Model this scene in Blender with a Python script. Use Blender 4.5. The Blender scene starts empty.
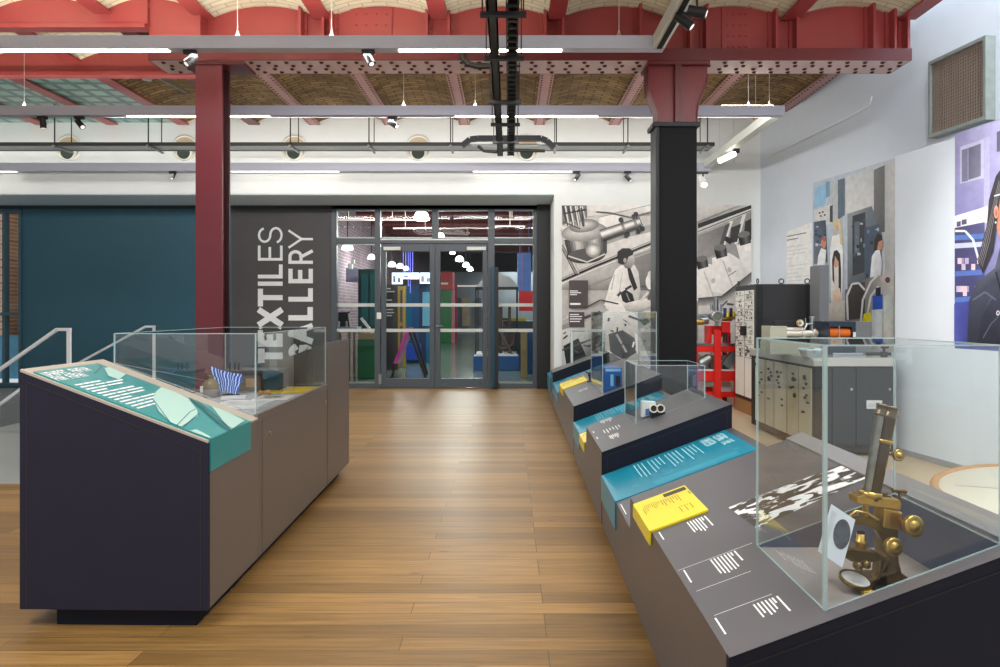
import bpy, math, random
from mathutils import Vector, Matrix, Euler
random.seed(7)
scene = bpy.context.scene
COL = scene.collection
F, CX, CY, CH = 667.0, 509.0, 312.0, 1.30      # focal length in pixels, vanishing point, eye height

def P(px, py, Y):
    return Vector(((px-CX)/F*Y, Y, CH+(CY-py)/F*Y))
def ray(px, py):
    return Vector(((px-CX)/F, 1.0, (CY-py)/F))
def on_line(px, py, p0, d):
    """point on the vertical plane through plan point p0 with plan direction d"""
    r = ray(px, py)
    # t*r.xy = p0 + s*d
    det = r.x*(-d[1]) - (-d[0])*r.y
    t = (p0[0]*(-d[1]) - (-d[0])*p0[1])/det
    return Vector((r.x*t, t, CH+r.z*t))

# ------------------------------------------------------------------ materials
def lin(c):
    out = []
    for v in c[:3]:
        v = v/255.0
        out.append(v/12.92 if v <= .04045 else ((v+.055)/1.055)**2.4)
    return (out[0], out[1], out[2], 1.0)
MATS = {}
def mat(name, rgb, rough=.5, metal=0., var=.06, scale=6., bump=0., bscale=60., spec=.5, stretch=None):
    if name in MATS: return MATS[name]
    m = bpy.data.materials.new(name); m.use_nodes = True
    nt = m.node_tree; b = nt.nodes['Principled BSDF']
    b.inputs['Roughness'].default_value = rough; b.inputs['Metallic'].default_value = metal
    b.inputs['Specular IOR Level'].default_value = spec
    tc = nt.nodes.new('ShaderNodeTexCoord'); mp = nt.nodes.new('ShaderNodeMapping')
    if stretch: mp.inputs['Scale'].default_value = stretch
    nz = nt.nodes.new('ShaderNodeTexNoise'); nz.inputs['Scale'].default_value = scale; nz.inputs['Detail'].default_value = 4
    nt.links.new(tc.outputs['Object'], mp.inputs['Vector']); nt.links.new(mp.outputs['Vector'], nz.inputs['Vector'])
    mx = nt.nodes.new('ShaderNodeMix'); mx.data_type = 'RGBA'
    c = lin(rgb)
    mx.inputs['A'].default_value = tuple(max(0, v*(1-var*1.6)) for v in c[:3])+(1,)
    mx.inputs['B'].default_value = tuple(min(1, v*(1+var*1.6)) for v in c[:3])+(1,)
    nt.links.new(nz.outputs['Fac'], mx.inputs['Factor']); nt.links.new(mx.outputs['Result'], b.inputs['Base Color'])
    if bump:
        n2 = nt.nodes.new('ShaderNodeTexNoise'); n2.inputs['Scale'].default_value = bscale
        nt.links.new(tc.outputs['Object'], n2.inputs['Vector'])
        bp = nt.nodes.new('ShaderNodeBump'); bp.inputs['Strength'].default_value = bump; bp.inputs['Distance'].default_value = .01
        nt.links.new(n2.outputs['Fac'], bp.inputs['Height']); nt.links.new(bp.outputs['Normal'], b.inputs['Normal'])
    MATS[name] = m
    return m
def emit(name, rgb, s):
    if name in MATS: return MATS[name]
    m = bpy.data.materials.new(name); m.use_nodes = True
    b = m.node_tree.nodes['Principled BSDF']
    b.inputs['Base Color'].default_value = lin(rgb)
    b.inputs['Emission Color'].default_value = lin(rgb); b.inputs['Emission Strength'].default_value = s
    MATS[name] = m
    return m
def glass(name, tint, ior=1.45, rough=.0, gain=1.0, base=0.0):
    m = bpy.data.materials.new(name); m.use_nodes = True
    nt = m.node_tree; nt.nodes.remove(nt.nodes['Principled BSDF'])
    tr = nt.nodes.new('ShaderNodeBsdfTransparent'); tr.inputs['Color'].default_value = tint+(1,)
    gl = nt.nodes.new('ShaderNodeBsdfGlossy'); gl.inputs['Roughness'].default_value = rough
    fr = nt.nodes.new('ShaderNodeFresnel'); fr.inputs['IOR'].default_value = ior
    mu = nt.nodes.new('ShaderNodeMath'); mu.operation = 'MULTIPLY_ADD'; mu.use_clamp = True
    mu.inputs[1].default_value = gain; mu.inputs[2].default_value = base
    ge = nt.nodes.new('ShaderNodeNewGeometry'); io = nt.nodes.new('ShaderNodeMix'); io.data_type = 'FLOAT'
    io.inputs['A'].default_value = ior; io.inputs['B'].default_value = 1/ior
    nt.links.new(ge.outputs['Backfacing'], io.inputs['Factor']); nt.links.new(io.outputs['Result'], fr.inputs['IOR'])
    nt.links.new(fr.outputs['Fac'], mu.inputs[0])
    mx = nt.nodes.new('ShaderNodeMixShader')
    nt.links.new(mu.outputs[0], mx.inputs['Fac']); nt.links.new(tr.outputs[0], mx.inputs[1]); nt.links.new(gl.outputs[0], mx.inputs[2])
    nt.links.new(mx.outputs[0], nt.nodes['Material Output'].inputs['Surface'])
    MATS[name] = m
    return m
def edge_mat(name, rgb, alpha):
    m = bpy.data.materials.new(name); m.use_nodes = True
    b = m.node_tree.nodes['Principled BSDF']
    b.inputs['Base Color'].default_value = lin(rgb); b.inputs['Roughness'].default_value = .15
    b.inputs['Alpha'].default_value = alpha
    MATS[name] = m
    return m
def brick_mat(name, c1, c2, mortar, bw, rh, ms=.01, rough=.7, bump=.4, rot=(0,0,0), offset=.5, noise=.25, spec=.3):
    m = bpy.data.materials.new(name); m.use_nodes = True
    nt = m.node_tree; b = nt.nodes['Principled BSDF']; b.inputs['Roughness'].default_value = rough
    b.inputs['Specular IOR Level'].default_value = spec
    tc = nt.nodes.new('ShaderNodeTexCoord'); mp = nt.nodes.new('ShaderNodeMapping'); mp.inputs['Rotation'].default_value = rot
    br = nt.nodes.new('ShaderNodeTexBrick'); br.inputs['Scale'].default_value = 1.0
    br.inputs['Brick Width'].default_value = bw; br.inputs['Row Height'].default_value = rh
    br.inputs['Mortar Size'].default_value = ms; br.offset = offset
    br.inputs['Color1'].default_value = lin(c1); br.inputs['Color2'].default_value = lin(c2); br.inputs['Mortar'].default_value = lin(mortar)
    nt.links.new(tc.outputs['Object'], mp.inputs['Vector']); nt.links.new(mp.outputs['Vector'], br.inputs['Vector'])
    nz = nt.nodes.new('ShaderNodeTexNoise'); nz.inputs['Scale'].default_value = 3.5; nz.inputs['Detail'].default_value = 6
    nt.links.new(tc.outputs['Object'], nz.inputs['Vector'])
    mr = nt.nodes.new('ShaderNodeMapRange'); mr.inputs['From Min'].default_value = .3; mr.inputs['From Max'].default_value = .7
    mr.inputs['To Min'].default_value = 1-noise; mr.inputs['To Max'].default_value = 1+noise
    nt.links.new(nz.outputs['Fac'], mr.inputs['Value'])
    mx = nt.nodes.new('ShaderNodeMix'); mx.data_type = 'RGBA'; mx.blend_type = 'MULTIPLY'; mx.inputs['Factor'].default_value = 1
    nt.links.new(br.outputs['Color'], mx.inputs['A']); nt.links.new(mr.outputs['Result'], mx.inputs['B'])
    nt.links.new(mx.outputs['Result'], b.inputs['Base Color'])
    if bump:
        bp = nt.nodes.new('ShaderNodeBump'); bp.inputs['Strength'].default_value = bump; bp.inputs['Distance'].default_value = .01; bp.invert = True
        nt.links.new(br.outputs['Fac'], bp.inputs['Height']); nt.links.new(bp.outputs['Normal'], b.inputs['Normal'])
    MATS[name] = m
    return m
def wood_floor():
    m = bpy.data.materials.new('oak_boards'); m.use_nodes = True
    nt = m.node_tree; b = nt.nodes['Principled BSDF']; b.inputs['Roughness'].default_value = .34
    L = nt.links.new
    tc = nt.nodes.new('ShaderNodeTexCoord')
    br = nt.nodes.new('ShaderNodeTexBrick'); br.inputs['Scale'].default_value = 1.0; br.offset = .37; br.offset_frequency = 3
    br.inputs['Brick Width'].default_value = 1.55; br.inputs['Row Height'].default_value = .105
    br.inputs['Mortar Size'].default_value = .0022; br.inputs['Mortar Smooth'].default_value = .6
    br.inputs['Color1'].default_value = lin((158,121,70)); br.inputs['Color2'].default_value = lin((122,92,50)); br.inputs['Mortar'].default_value = lin((82,60,33))
    L(tc.outputs['Object'], br.inputs['Vector'])
    mp = nt.nodes.new('ShaderNodeMapping'); mp.inputs['Scale'].default_value = (1.2, 26, 1); L(tc.outputs['Object'], mp.inputs['Vector'])
    nz = nt.nodes.new('ShaderNodeTexNoise'); nz.inputs['Scale'].default_value = 2.2; nz.inputs['Detail'].default_value = 7; nz.inputs['Distortion'].default_value = .6
    L(mp.outputs['Vector'], nz.inputs['Vector'])
    rp = nt.nodes.new('ShaderNodeMapRange'); rp.inputs['From Min'].default_value = .3; rp.inputs['From Max'].default_value = .7
    rp.inputs['To Min'].default_value = .68; rp.inputs['To Max'].default_value = 1.2
    L(nz.outputs['Fac'], rp.inputs['Value'])
    m1 = nt.nodes.new('ShaderNodeMix'); m1.data_type = 'RGBA'; m1.blend_type = 'MULTIPLY'; m1.inputs['Factor'].default_value = 1
    L(br.outputs['Color'], m1.inputs['A']); L(rp.outputs['Result'], m1.inputs['B'])
    # knots
    mp2 = nt.nodes.new('ShaderNodeMapping'); mp2.inputs['Scale'].default_value = (1.6, 5, 1); L(tc.outputs['Object'], mp2.inputs['Vector'])
    vo = nt.nodes.new('ShaderNodeTexVoronoi'); vo.inputs['Scale'].default_value = 1.5; L(mp2.outputs['Vector'], vo.inputs['Vector'])
    kr = nt.nodes.new('ShaderNodeMapRange'); kr.inputs['From Min'].default_value = .02; kr.inputs['From Max'].default_value = .10
    kr.inputs['To Min'].default_value = .5; kr.inputs['To Max'].default_value = 1.0; L(vo.outputs['Distance'], kr.inputs['Value'])
    m2 = nt.nodes.new('ShaderNodeMix'); m2.data_type = 'RGBA'; m2.blend_type = 'MULTIPLY'; m2.inputs['Factor'].default_value = .8
    L(m1.outputs['Result'], m2.inputs['A']); L(kr.outputs['Result'], m2.inputs['B'])
    L(m2.outputs['Result'], b.inputs['Base Color'])
    r2 = nt.nodes.new('ShaderNodeMapRange'); r2.inputs['To Min'].default_value = .3; r2.inputs['To Max'].default_value = .5
    L(nz.outputs['Fac'], r2.inputs['Value']); L(r2.outputs['Result'], b.inputs['Roughness'])
    bp = nt.nodes.new('ShaderNodeBump'); bp.inputs['Strength'].default_value = .25; bp.inputs['Distance'].default_value = .003; bp.invert = True
    L(br.outputs['Fac'], bp.inputs['Height']); L(bp.outputs['Normal'], b.inputs['Normal'])
    MATS['oak_boards'] = m
    return m
def poster_mat(name='printed_graphic', rough=.45, grain=.05):
    if name in MATS: return MATS[name]
    m = bpy.data.materials.new(name); m.use_nodes = True
    nt = m.node_tree; b = nt.nodes['Principled BSDF']; b.inputs['Roughness'].default_value = rough
    at = nt.nodes.new('ShaderNodeAttribute'); at.attribute_name = 'Col'
    tc = nt.nodes.new('ShaderNodeTexCoord'); nz = nt.nodes.new('ShaderNodeTexNoise'); nz.inputs['Scale'].default_value = 14; nz.inputs['Detail'].default_value = 5
    nt.links.new(tc.outputs['Object'], nz.inputs['Vector'])
    mr = nt.nodes.new('ShaderNodeMapRange'); mr.inputs['From Min'].default_value = .3; mr.inputs['From Max'].default_value = .7
    mr.inputs['To Min'].default_value = 1-grain*2; mr.inputs['To Max'].default_value = 1+grain*2
    nt.links.new(nz.outputs['Fac'], mr.inputs['Value'])
    mx = nt.nodes.new('ShaderNodeMix'); mx.data_type = 'RGBA'; mx.blend_type = 'MULTIPLY'; mx.inputs['Factor'].default_value = 1
    nt.links.new(at.outputs['Color'], mx.inputs['A']); nt.links.new(mr.outputs['Result'], mx.inputs['B'])
    nt.links.new(mx.outputs['Result'], b.inputs['Base Color'])
    MATS[name] = m
    return m

# ------------------------------------------------------------------ mesh builder
class MB:
    def __init__(s): s.v = []; s.f = []; s.m = []; s.c = []; s.sm = []
    def add(s, vs, fs, mi=0, cols=None, smooth=False):
        o = len(s.v); s.v += [Vector(v) for v in vs]
        for i, f in enumerate(fs):
            s.f.append([o+k for k in f]); s.m.append(mi); s.sm.append(smooth)
            s.c.append(cols)
        return s
    def poly(s, pts, mi=0, cols=None): return s.add(pts, [list(range(len(pts)))], mi, cols)
    def hexa(s, p, mi=0):
        """eight corners: 0-3 bottom ring, 4-7 top ring (same order)"""
        return s.add(p, [(3,2,1,0),(4,5,6,7),(0,1,5,4),(1,2,6,5),(2,3,7,6),(3,0,4,7)], mi)
    def box(s, x0, x1, y0, y1, z0, z1, mi=0):
        return s.hexa([(x0,y0,z0),(x1,y0,z0),(x1,y1,z0),(x0,y1,z0),(x0,y0,z1),(x1,y0,z1),(x1,y1,z1),(x0,y1,z1)], mi)
    def prism(s, pts, vec, mi=0):
        n = len(pts); vec = Vector(vec); a = [Vector(p) for p in pts]; b = [p+vec for p in a]
        fs = [list(range(n))[::-1], list(range(n, 2*n))]+[[i, (i+1) % n, n+(i+1) % n, n+i] for i in range(n)]
        return s.add(a+b, fs, mi)
    def bar(s, p0, p1, w, h, mi=0, up=(0,0,1)):
        p0 = Vector(p0); p1 = Vector(p1); d = (p1-p0).normalized(); u = Vector(up)
        if abs(d.dot(u)) > .95: u = Vector((0,1,0))
        x = d.cross(u).normalized(); y = x.cross(d).normalized()
        r = [(-w/2,-h/2),(w/2,-h/2),(w/2,h/2),(-w/2,h/2)]
        return s.hexa([p0+x*a+y*b for a, b in r]+[p1+x*a+y*b for a, b in r], mi)
    def cyl(s, p0, p1, r0, r1=None, n=16, mi=0, caps=True):
        r1 = r0 if r1 is None else r1
        p0 = Vector(p0); p1 = Vector(p1); d = (p1-p0).normalized()
        u = Vector((0,0,1)) if abs(d.z) < .9 else Vector((1,0,0))
        x = d.cross(u).normalized(); y = d.cross(x)
        A = [p0+(x*math.cos(2*math.pi*i/n)+y*math.sin(2*math.pi*i/n))*r0 for i in range(n)]
        B = [p1+(x*math.cos(2*math.pi*i/n)+y*math.sin(2*math.pi*i/n))*r1 for i in range(n)]
        s.add(A+B, [[i, n+i, n+(i+1) % n, (i+1) % n] for i in range(n)], mi, smooth=True)
        if caps: s.add(A, [list(range(n))], mi); s.add(B, [list(range(n))[::-1]], mi)
        return s
    def tube(s, pts, r, n=8, mi=0):
        pts = [Vector(p) for p in pts]; rings = []
        d0 = (pts[1]-pts[0]).normalized(); u = Vector((0,0,1)) if abs(d0.z) < .9 else Vector((1,0,0))
        x = d0.cross(u).normalized()
        for i, p in enumerate(pts):
            d = (pts[min(i+1, len(pts)-1)]-pts[max(i-1, 0)]).normalized()
            x = (x-d*x.dot(d)).normalized(); y = d.cross(x)
            rings.append([p+(x*math.cos(2*math.pi*k/n)+y*math.sin(2*math.pi*k/n))*r for k in range(n)])
        vs = [v for R in rings for v in R]; fs = []
        for i in range(len(pts)-1):
            for k in range(n): fs.append([i*n+k, i*n+(k+1) % n, (i+1)*n+(k+1) % n, (i+1)*n+k])
        s.add(vs, fs, mi, smooth=True)
        s.add(rings[0], [list(range(n))[::-1]], mi); s.add(rings[-1], [list(range(n))], mi)
        return s
    def lathe(s, prof, c, axis=(0,0,1), n=24, mi=0, a0=0, a1=2*math.pi):
        """prof: (radius, height along the axis)"""
        c = Vector(c); d = Vector(axis).normalized(); u = Vector((0,0,1)) if abs(d.z) < .9 else Vector((1,0,0))
        x = d.cross(u).normalized(); y = d.cross(x)
        vs = []; fs = []
        for r, h in prof:
            for k in range(n):
                a = 2*math.pi*k/n; vs.append(c+d*h+(x*math.cos(a)+y*math.sin(a))*max(r, 1e-5))
        for i in range(len(prof)-1):
            for k in range(n): fs.append([i*n+k, (i+1)*n+k, (i+1)*n+(k+1) % n, i*n+(k+1) % n])
        return s.add(vs, fs, mi, smooth=True)
    def ball(s, c, r, n=16, mi=0, squash=1):
        m = n//2
        return s.lathe([(r*math.sin(math.pi*i/m), -r*squash*math.cos(math.pi*i/m)) for i in range(m+1)], c, n=n, mi=mi)
    def dome(s, c, axis, r, h, n=8, mi=0):
        return s.lathe([(r,0),(r*.8,h*.6),(r*.35,h*.95),(0,h)], c, axis, n, mi)

WM = {}
def obj(name, mb, mats, parent=None, bevel=0, label=None, smooth=False):
    me = bpy.data.meshes.new(name)
    inv = WM[parent.name].inverted() if parent is not None else Matrix()
    if parent is None:   # put the origin at the bottom centre of the shape
        lo = Vector([min(v[i] for v in mb.v) for i in range(3)]); hi = Vector([max(v[i] for v in mb.v) for i in range(3)])
        org = Vector(((lo.x+hi.x)/2, (lo.y+hi.y)/2, lo.z)); inv = Matrix.Translation(-org)
    me.from_pydata([tuple(inv @ v) for v in mb.v], [], mb.f)
    if not isinstance(mats, (list, tuple)): mats = [mats]
    for m in mats: me.materials.append(m)
    for p, mi, sm in zip(me.polygons, mb.m, mb.sm): p.material_index = mi; p.use_smooth = sm
    if any(c is not None for c in mb.c):
        at = me.color_attributes.new('Col', 'FLOAT_COLOR', 'CORNER')
        for p, c in zip(me.polygons, mb.c):
            for k, li in enumerate(p.loop_indices):
                cc = (1,1,1,1) if c is None else (c[k % len(c)] if isinstance(c, list) else c)
                at.data[li].color = cc
    me.update()
    o = bpy.data.objects.new(name, me); COL.objects.link(o)
    if parent is not None: o.parent = parent; WM[o.name] = WM[parent.name].copy()
    else: o.location = org; WM[o.name] = Matrix.Translation(org)
    if bevel:
        b = o.modifiers.new('Bevel', 'BEVEL'); b.width = bevel; b.segments = 2; b.limit_method = 'ANGLE'; b.angle_limit = .7
    if label: o['label'] = label
    return o
def thing(name, label, cat, loc=(0,0,0), rz=0, group=None):
    o = bpy.data.objects.new(name, None); COL.objects.link(o)
    o.location = loc; o.rotation_euler = (0,0,rz); o.empty_display_size = .1
    o['label'] = label; o['category'] = cat
    if group: o['group'] = group
    WM[o.name] = Matrix.Translation(Vector(loc)) @ Matrix.Rotation(rz, 4, 'Z')
    return o
def tag(o, label, cat, group=None, kind=None):
    o['label'] = label; o['category'] = cat
    if group: o['group'] = group
    if kind: o['kind'] = kind
    return o
def struct(name, mb, mats, bevel=0):
    o = obj(name, mb, mats, bevel=bevel); o['kind'] = 'structure'
    return o
def struct_root(name, loc=(0,0,0)):
    o = bpy.data.objects.new(name, None); COL.objects.link(o); o.location = loc; o['kind'] = 'structure'
    WM[o.name] = Matrix.Translation(Vector(loc))
    return o
def dup(root, loc, rz=None, label=None, group=None):
    r = root.copy(); COL.objects.link(r); r.location = loc
    if rz is not None: r.rotation_euler = (0,0,rz)
    if label: r['label'] = label
    if group: r['group'] = group
    for ch in list(root.children):
        c = ch.copy(); COL.objects.link(c); c.parent = r
        for g in list(ch.children):
            d = g.copy(); COL.objects.link(d); d.parent = c
    return r

# flat printed graphics: shapes drawn in a surface's own place through fn(px, py, lift)
class Print:
    def __init__(s, fn, step=.0002): s.fn = fn; s.mb = MB(); s.k = 0; s.step = step
    def _put(s, pts, col):
        s.k += 1
        c = [lin(x) for x in col] if isinstance(col, list) else lin(col)
        s.mb.poly([s.fn(x, y, .001+s.k*s.step) for x, y in pts], 0, c)
    def p(s, pts, col): s._put(pts, col)
    def r(s, x0, y0, x1, y1, col): s._put([(x0,y0),(x1,y0),(x1,y1),(x0,y1)], col)
    def e(s, cx, cy, rx, ry, col, rot=0, n=22):
        a = math.radians(rot); out = []
        for i in range(n):
            t = 2*math.pi*i/n; x = rx*math.cos(t); y = ry*math.sin(t)
            out.append((cx+x*math.cos(a)-y*math.sin(a), cy+x*math.sin(a)+y*math.cos(a)))
        s._put(out, col)
    def l(s, pts, w, col):
        for (x0,y0),(x1,y1) in zip(pts[:-1], pts[1:]):
            d = math.hypot(x1-x0, y1-y0) or 1; nx = -(y1-y0)/d*w/2; ny = (x1-x0)/d*w/2
            s._put([(x0+nx,y0+ny),(x1+nx,y1+ny),(x1-nx,y1-ny),(x0-nx,y0-ny)], col)

# letters as strokes in a unit cell (x 0..w, y 0..1)
def arc(cx, cy, rx, ry, a0, a1, n=12):
    return [(cx+rx*math.cos(math.radians(a0+(a1-a0)*i/n)), cy+ry*math.sin(math.radians(a0+(a1-a0)*i/n))) for i in range(n+1)]
GLYPH = {
 'T': (.62, [[(.31,0),(.31,1)], [(0,1),(.62,1)]]),
 'E': (.52, [[(0,0),(0,1)], [(0,1),(.52,1)], [(0,.52),(.46,.52)], [(0,0),(.52,0)]]),
 'X': (.66, [[(0,0),(.66,1)], [(0,1),(.66,0)]]),
 'I': (.02, [[(.01,0),(.01,1)]]),
 'L': (.5, [[(0,1),(0,0)], [(0,0),(.5,0)]]),
 'S': (.56, [arc(.28,.75,.26,.25,20,270,14)+arc(.28,.25,.28,.25,90,-160,14)]),
 'G': (.72, [arc(.4,.5,.4,.5,45,315,18)+[(.7,.15),(.7,.46),(.42,.46)]]),
 'A': (.7, [[(0,0),(.35,1)], [(.35,1),(.7,0)], [(.13,.34),(.57,.34)]]),
 'R': (.56, [[(0,0),(0,1)], [(0,1),(.3,1)]+arc(.3,.74,.25,.26,90,-90,10)+[(0,.48)], [(.28,.48),(.56,0)]]),
 'Y': (.66, [[(0,1),(.33,.46)], [(.66,1),(.33,.46)], [(.33,.46),(.33,0)]]),
 'N': (.6, [[(0,0),(0,1)], [(0,1),(.6,0)], [(.6,0),(.6,1)]]),
 'H': (.6, [[(0,0),(0,1)], [(.6,0),(.6,1)], [(0,.5),(.6,.5)]]),
 'U': (.6, [[(0,1),(0,.3)]+arc(.3,.3,.3,.3,180,360,10)+[(.6,1)]]),
}
def glyph(mb, ch, fn, x0, y0, sx, sy, w, mi=0, lift=.002):
    """fn(a, b, lift) gives the surface point; w is the stroke width in the same units as sx and sy"""
    for st in GLYPH[ch][1]:
        pts = [(x0+a*sx, y0+b*sy) for a, b in st]
        n = len(pts)
        Lp, Rp = [], []
        for i, (x, y) in enumerate(pts):
            ax, ay = pts[max(i-1, 0)]; bx, by = pts[min(i+1, n-1)]
            d = math.hypot(bx-ax, by-ay) or 1; nx = -(by-ay)/d*w/2; ny = (bx-ax)/d*w/2
            ex = ey = 0
            if n == 2 or i in (0, n-1):
                sgn = -1 if i == 0 else 1
                ex = (bx-ax)/d*w/2*sgn; ey = (by-ay)/d*w/2*sgn
            Lp.append((x+nx+ex, y+ny+ey)); Rp.append((x-nx+ex, y-ny+ey))
        for i in range(n-1):
            mb.poly([fn(*Lp[i], lift), fn(*Lp[i+1], lift), fn(*Rp[i+1], lift), fn(*Rp[i], lift)], mi)
        lift += .0001
# ================================================================== palette
M = {}
M['wall_white'] = mat('white_paint', (226,229,227), .7, var=.02)
M['wall_cool'] = mat('cool_white_paint', (214,223,234), .6, var=.02)
M['fascia'] = mat('grey_soffit_paint', (226,240,250), .5, var=.03)
M['teal_wall'] = mat('deep_teal_paint', (52,98,116), .45, var=.06, scale=.7)
M['sign_wall'] = mat('charcoal_panel', (78,76,78), .55, var=.04)
M['frame'] = mat('slate_frame', (76,84,92), .4, var=.03)
M['black'] = mat('matt_black', (22,24,28), .5)
M['black_clad'] = mat('black_cladding', (15,16,19), .6, var=.12, scale=18, spec=.2)
M['maroon'] = mat('maroon_steel', (104,37,48), .35, var=.05)
M['red_steel'] = mat('red_oxide_steel', (150,60,58), .36, var=.10, scale=3, bump=.05)
M['deep_red_shade'] = mat('deep_red_shade_steel', (96,28,32), .35, var=.1, scale=3)  # girder lip's shade put into this red; joists, rib and caps share it
M['soffit_lit'] = mat('lit_pink_steel', (214,184,182), .35, var=.08)  # flange underside made paler: the light bar's reflection put into the colour
M['rivet_dark'] = mat('dark_rivet', (66,24,26), .4)
M['cream_vault'] = brick_mat('painted_brick_vault', (226,222,196), (214,208,180), (186,178,150), .24, .075, .006, .8, .35, noise=.06)
M['brick_vault'] = brick_mat('bare_brick_vault', (150,122,84), (112,88,58), (84,68,48), .24, .085, .009, .85, .7, noise=.34)
M['glass_block'] = brick_mat('pavement_light_blocks', (150,186,178), (132,170,164), (96,124,120), .26, .26, .045, .35, .8, offset=0, noise=.08)
M['floor'] = wood_floor()
M['stone'] = mat('grey_stone_floor', (150,156,158), .3, var=.07, scale=1.2)
M['screed'] = mat('tan_screed_floor', (186,166,138), .35, var=.08, scale=1.5)
M['gallery_floor'] = mat('polished_concrete', (92,108,102), .18, var=.12, scale=1.3)
M['bar'] = mat('lavender_grey_housing', (186,188,204), .4, var=.02)
M['bar_white'] = mat('white_housing', (216,220,214), .45, var=.02)
M['led'] = emit('led_diffuser', (255,250,238), 14)
M['led_soft'] = emit('soft_led_diffuser', (255,250,238), 4)
M['led_up'] = emit('led_uplight', (255,246,226), 16)
M['steel'] = mat('brushed_steel', (178,182,186), .28, 1)
M['chrome'] = mat('chrome', (220,222,224), .1, 1)
M['galv'] = mat('galvanised_steel', (150,156,154), .4, .8, var=.15, scale=20)
M['dark_metal'] = mat('dark_bronze_metal', (62,60,56), .4, .6)
M['wire'] = mat('thin_wire', (205,205,200), .4, .4)
M['lam_side'] = mat('brown_grey_laminate', (103,92,87), .38, var=.05, scale=2.5, stretch=(1,1,.2))
M['lam_top'] = mat('slate_grey_laminate', (86,84,88), .36, var=.04, scale=3)
M['lam_end_shaded'] = mat('shaded_plum_laminate', (39,38,54), .6, var=.08, scale=9, spec=.2)  # darker copy of the case laminate; end-face shade put into the colour
M['lam_navy_shaded'] = mat('shaded_navy_laminate', (20,24,38), .6, var=.08, scale=9, spec=.2)  # bench end-face shade put into the colour; the case plinth shares it
M['lam_top_lit'] = mat('lit_slate_strip', (128,126,130), .4, var=.06, scale=14)  # same slate top along the back edge, its brightness put into the colour
M['top_tan'] = mat('tan_grey_top', (176,166,152), .35, var=.04)
M['seam'] = mat('dark_seam', (40,37,38), .6)
M['teal'] = mat('teal_graphic', (20,128,154), .3, var=.03)
M['teal_soft'] = mat('soft_teal_graphic', (38,136,138), .3, var=.03)
M['teal_light'] = mat('pale_teal_print', (104,190,208), .35)
M['teal_dark'] = mat('dark_teal_print', (12,86,92), .35)
M['mint'] = mat('mint_print', (172,208,198), .35, var=.03)
M['yellow'] = mat('yellow_card', (228,206,30), .28, var=.02)
M['white_print'] = mat('white_print', (246,248,250), .5, var=.02)
M['dark_print'] = mat('dark_print', (58,54,44), .5)
M['olive_print'] = mat('olive_print', (150,132,30), .5)
M['grey_print'] = mat('grey_print', (172,172,172), .6)
M['acrylic'] = glass('clear_acrylic', (.955,.975,.975), 1.45, 0, 1.15, .03)
M['acrylic_reflect'] = glass('reflection_tint_acrylic', (.88,.94,.935), 1.45, 0, 1.35, .05)  # same acrylic; side-pane reflections put into the tint and gain
M['pane'] = glass('clear_glazing', (.93,.96,.96), 1.45, .005, .4)
M['edge'] = edge_mat('acrylic_edge', (196,220,222), .45)
M['edge_lit'] = edge_mat('bright_acrylic_edge', (225,232,230), .8)
M['frost'] = edge_mat('frosted_band', (222,226,222), .75)
M['brass'] = mat('aged_brass', (190,158,88), .32, 1, var=.25, scale=30)
M['dark_brass'] = mat('dark_lacquered_brass', (118,98,58), .3, .95, var=.3, scale=24)
M['tube_black'] = mat('black_lacquer_tube', (40,36,36), .2, .6)
M['lens'] = mat('mirror_glass', (220,224,228), .05, 1)
M['wood_rim'] = mat('pale_wood_rim', (176,132,86), .4, var=.12, scale=8, stretch=(1,1,8))
M['cream'] = mat('cream_surface', (226,222,208), .4, var=.03)
M['red_paint'] = mat('bright_red_enamel', (214,34,28), .35, var=.05)
M['rack_black'] = mat('black_rack_steel', (46,45,47), .45, var=.04)
M['rack_grey'] = mat('grey_cabinet_steel', (112,114,118), .45, var=.04)
M['panel_metal'] = mat('satin_instrument_panel', (238,238,230), .4, .0, var=.05)
M['amber'] = emit('amber_tube', (206,96,8), .12)
M['blue'] = mat('blue_plastic', (28,86,156), .35)
M['white_gloss'] = mat('white_gloss', (232,232,228), .25)

# ================================================================== camera
cam = bpy.data.cameras.new('camera'); co = bpy.data.objects.new('camera', cam); COL.objects.link(co)
co.location = (0,0,CH); co.rotation_euler = (math.pi/2,0,0)
cam.sensor_width = 36; cam.lens = 36*F/1000.0
cam.shift_x = -(CX-500)/1000.0; cam.shift_y = -(333.5-CY)/1000.0
cam.clip_end = 200
scene.camera = co

# ================================================================== room shell
YW, YG = 10.35, 11.4           # upper back wall, recessed glazed wall
ZF = 3.13                      # underside of the upper back wall
XM = .70                       # left edge of the picture wall
RW0, RWD = (3.90, YW), (.16, -1.0)   # right wall: plan point and direction towards the camera
def rw_x(y): return RW0[0]+(RW0[1]-y)*.16

mb = MB(); mb.box(-3.6, 1.0, -2.5, YG, -.12, 0); mb.box(-10, -3.6, -2.5, 5.05, -.12, 0)
struct('floor', mb, M['floor'])
mb = MB(); mb.box(-5.75, -3.6, 5.05, YG, -.12, 0); mb.box(-10, -5.75, 5.05, 7.3, -.12, 0); mb.box(-10, -5.75, 10.45, YG, -.12, 0)
struct('floor', mb, M['stone'])
mb = MB(); mb.box(1.0, 6.2, -2.5, YG, -.12, 0)
struct('floor', mb, M['screed'])
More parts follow.
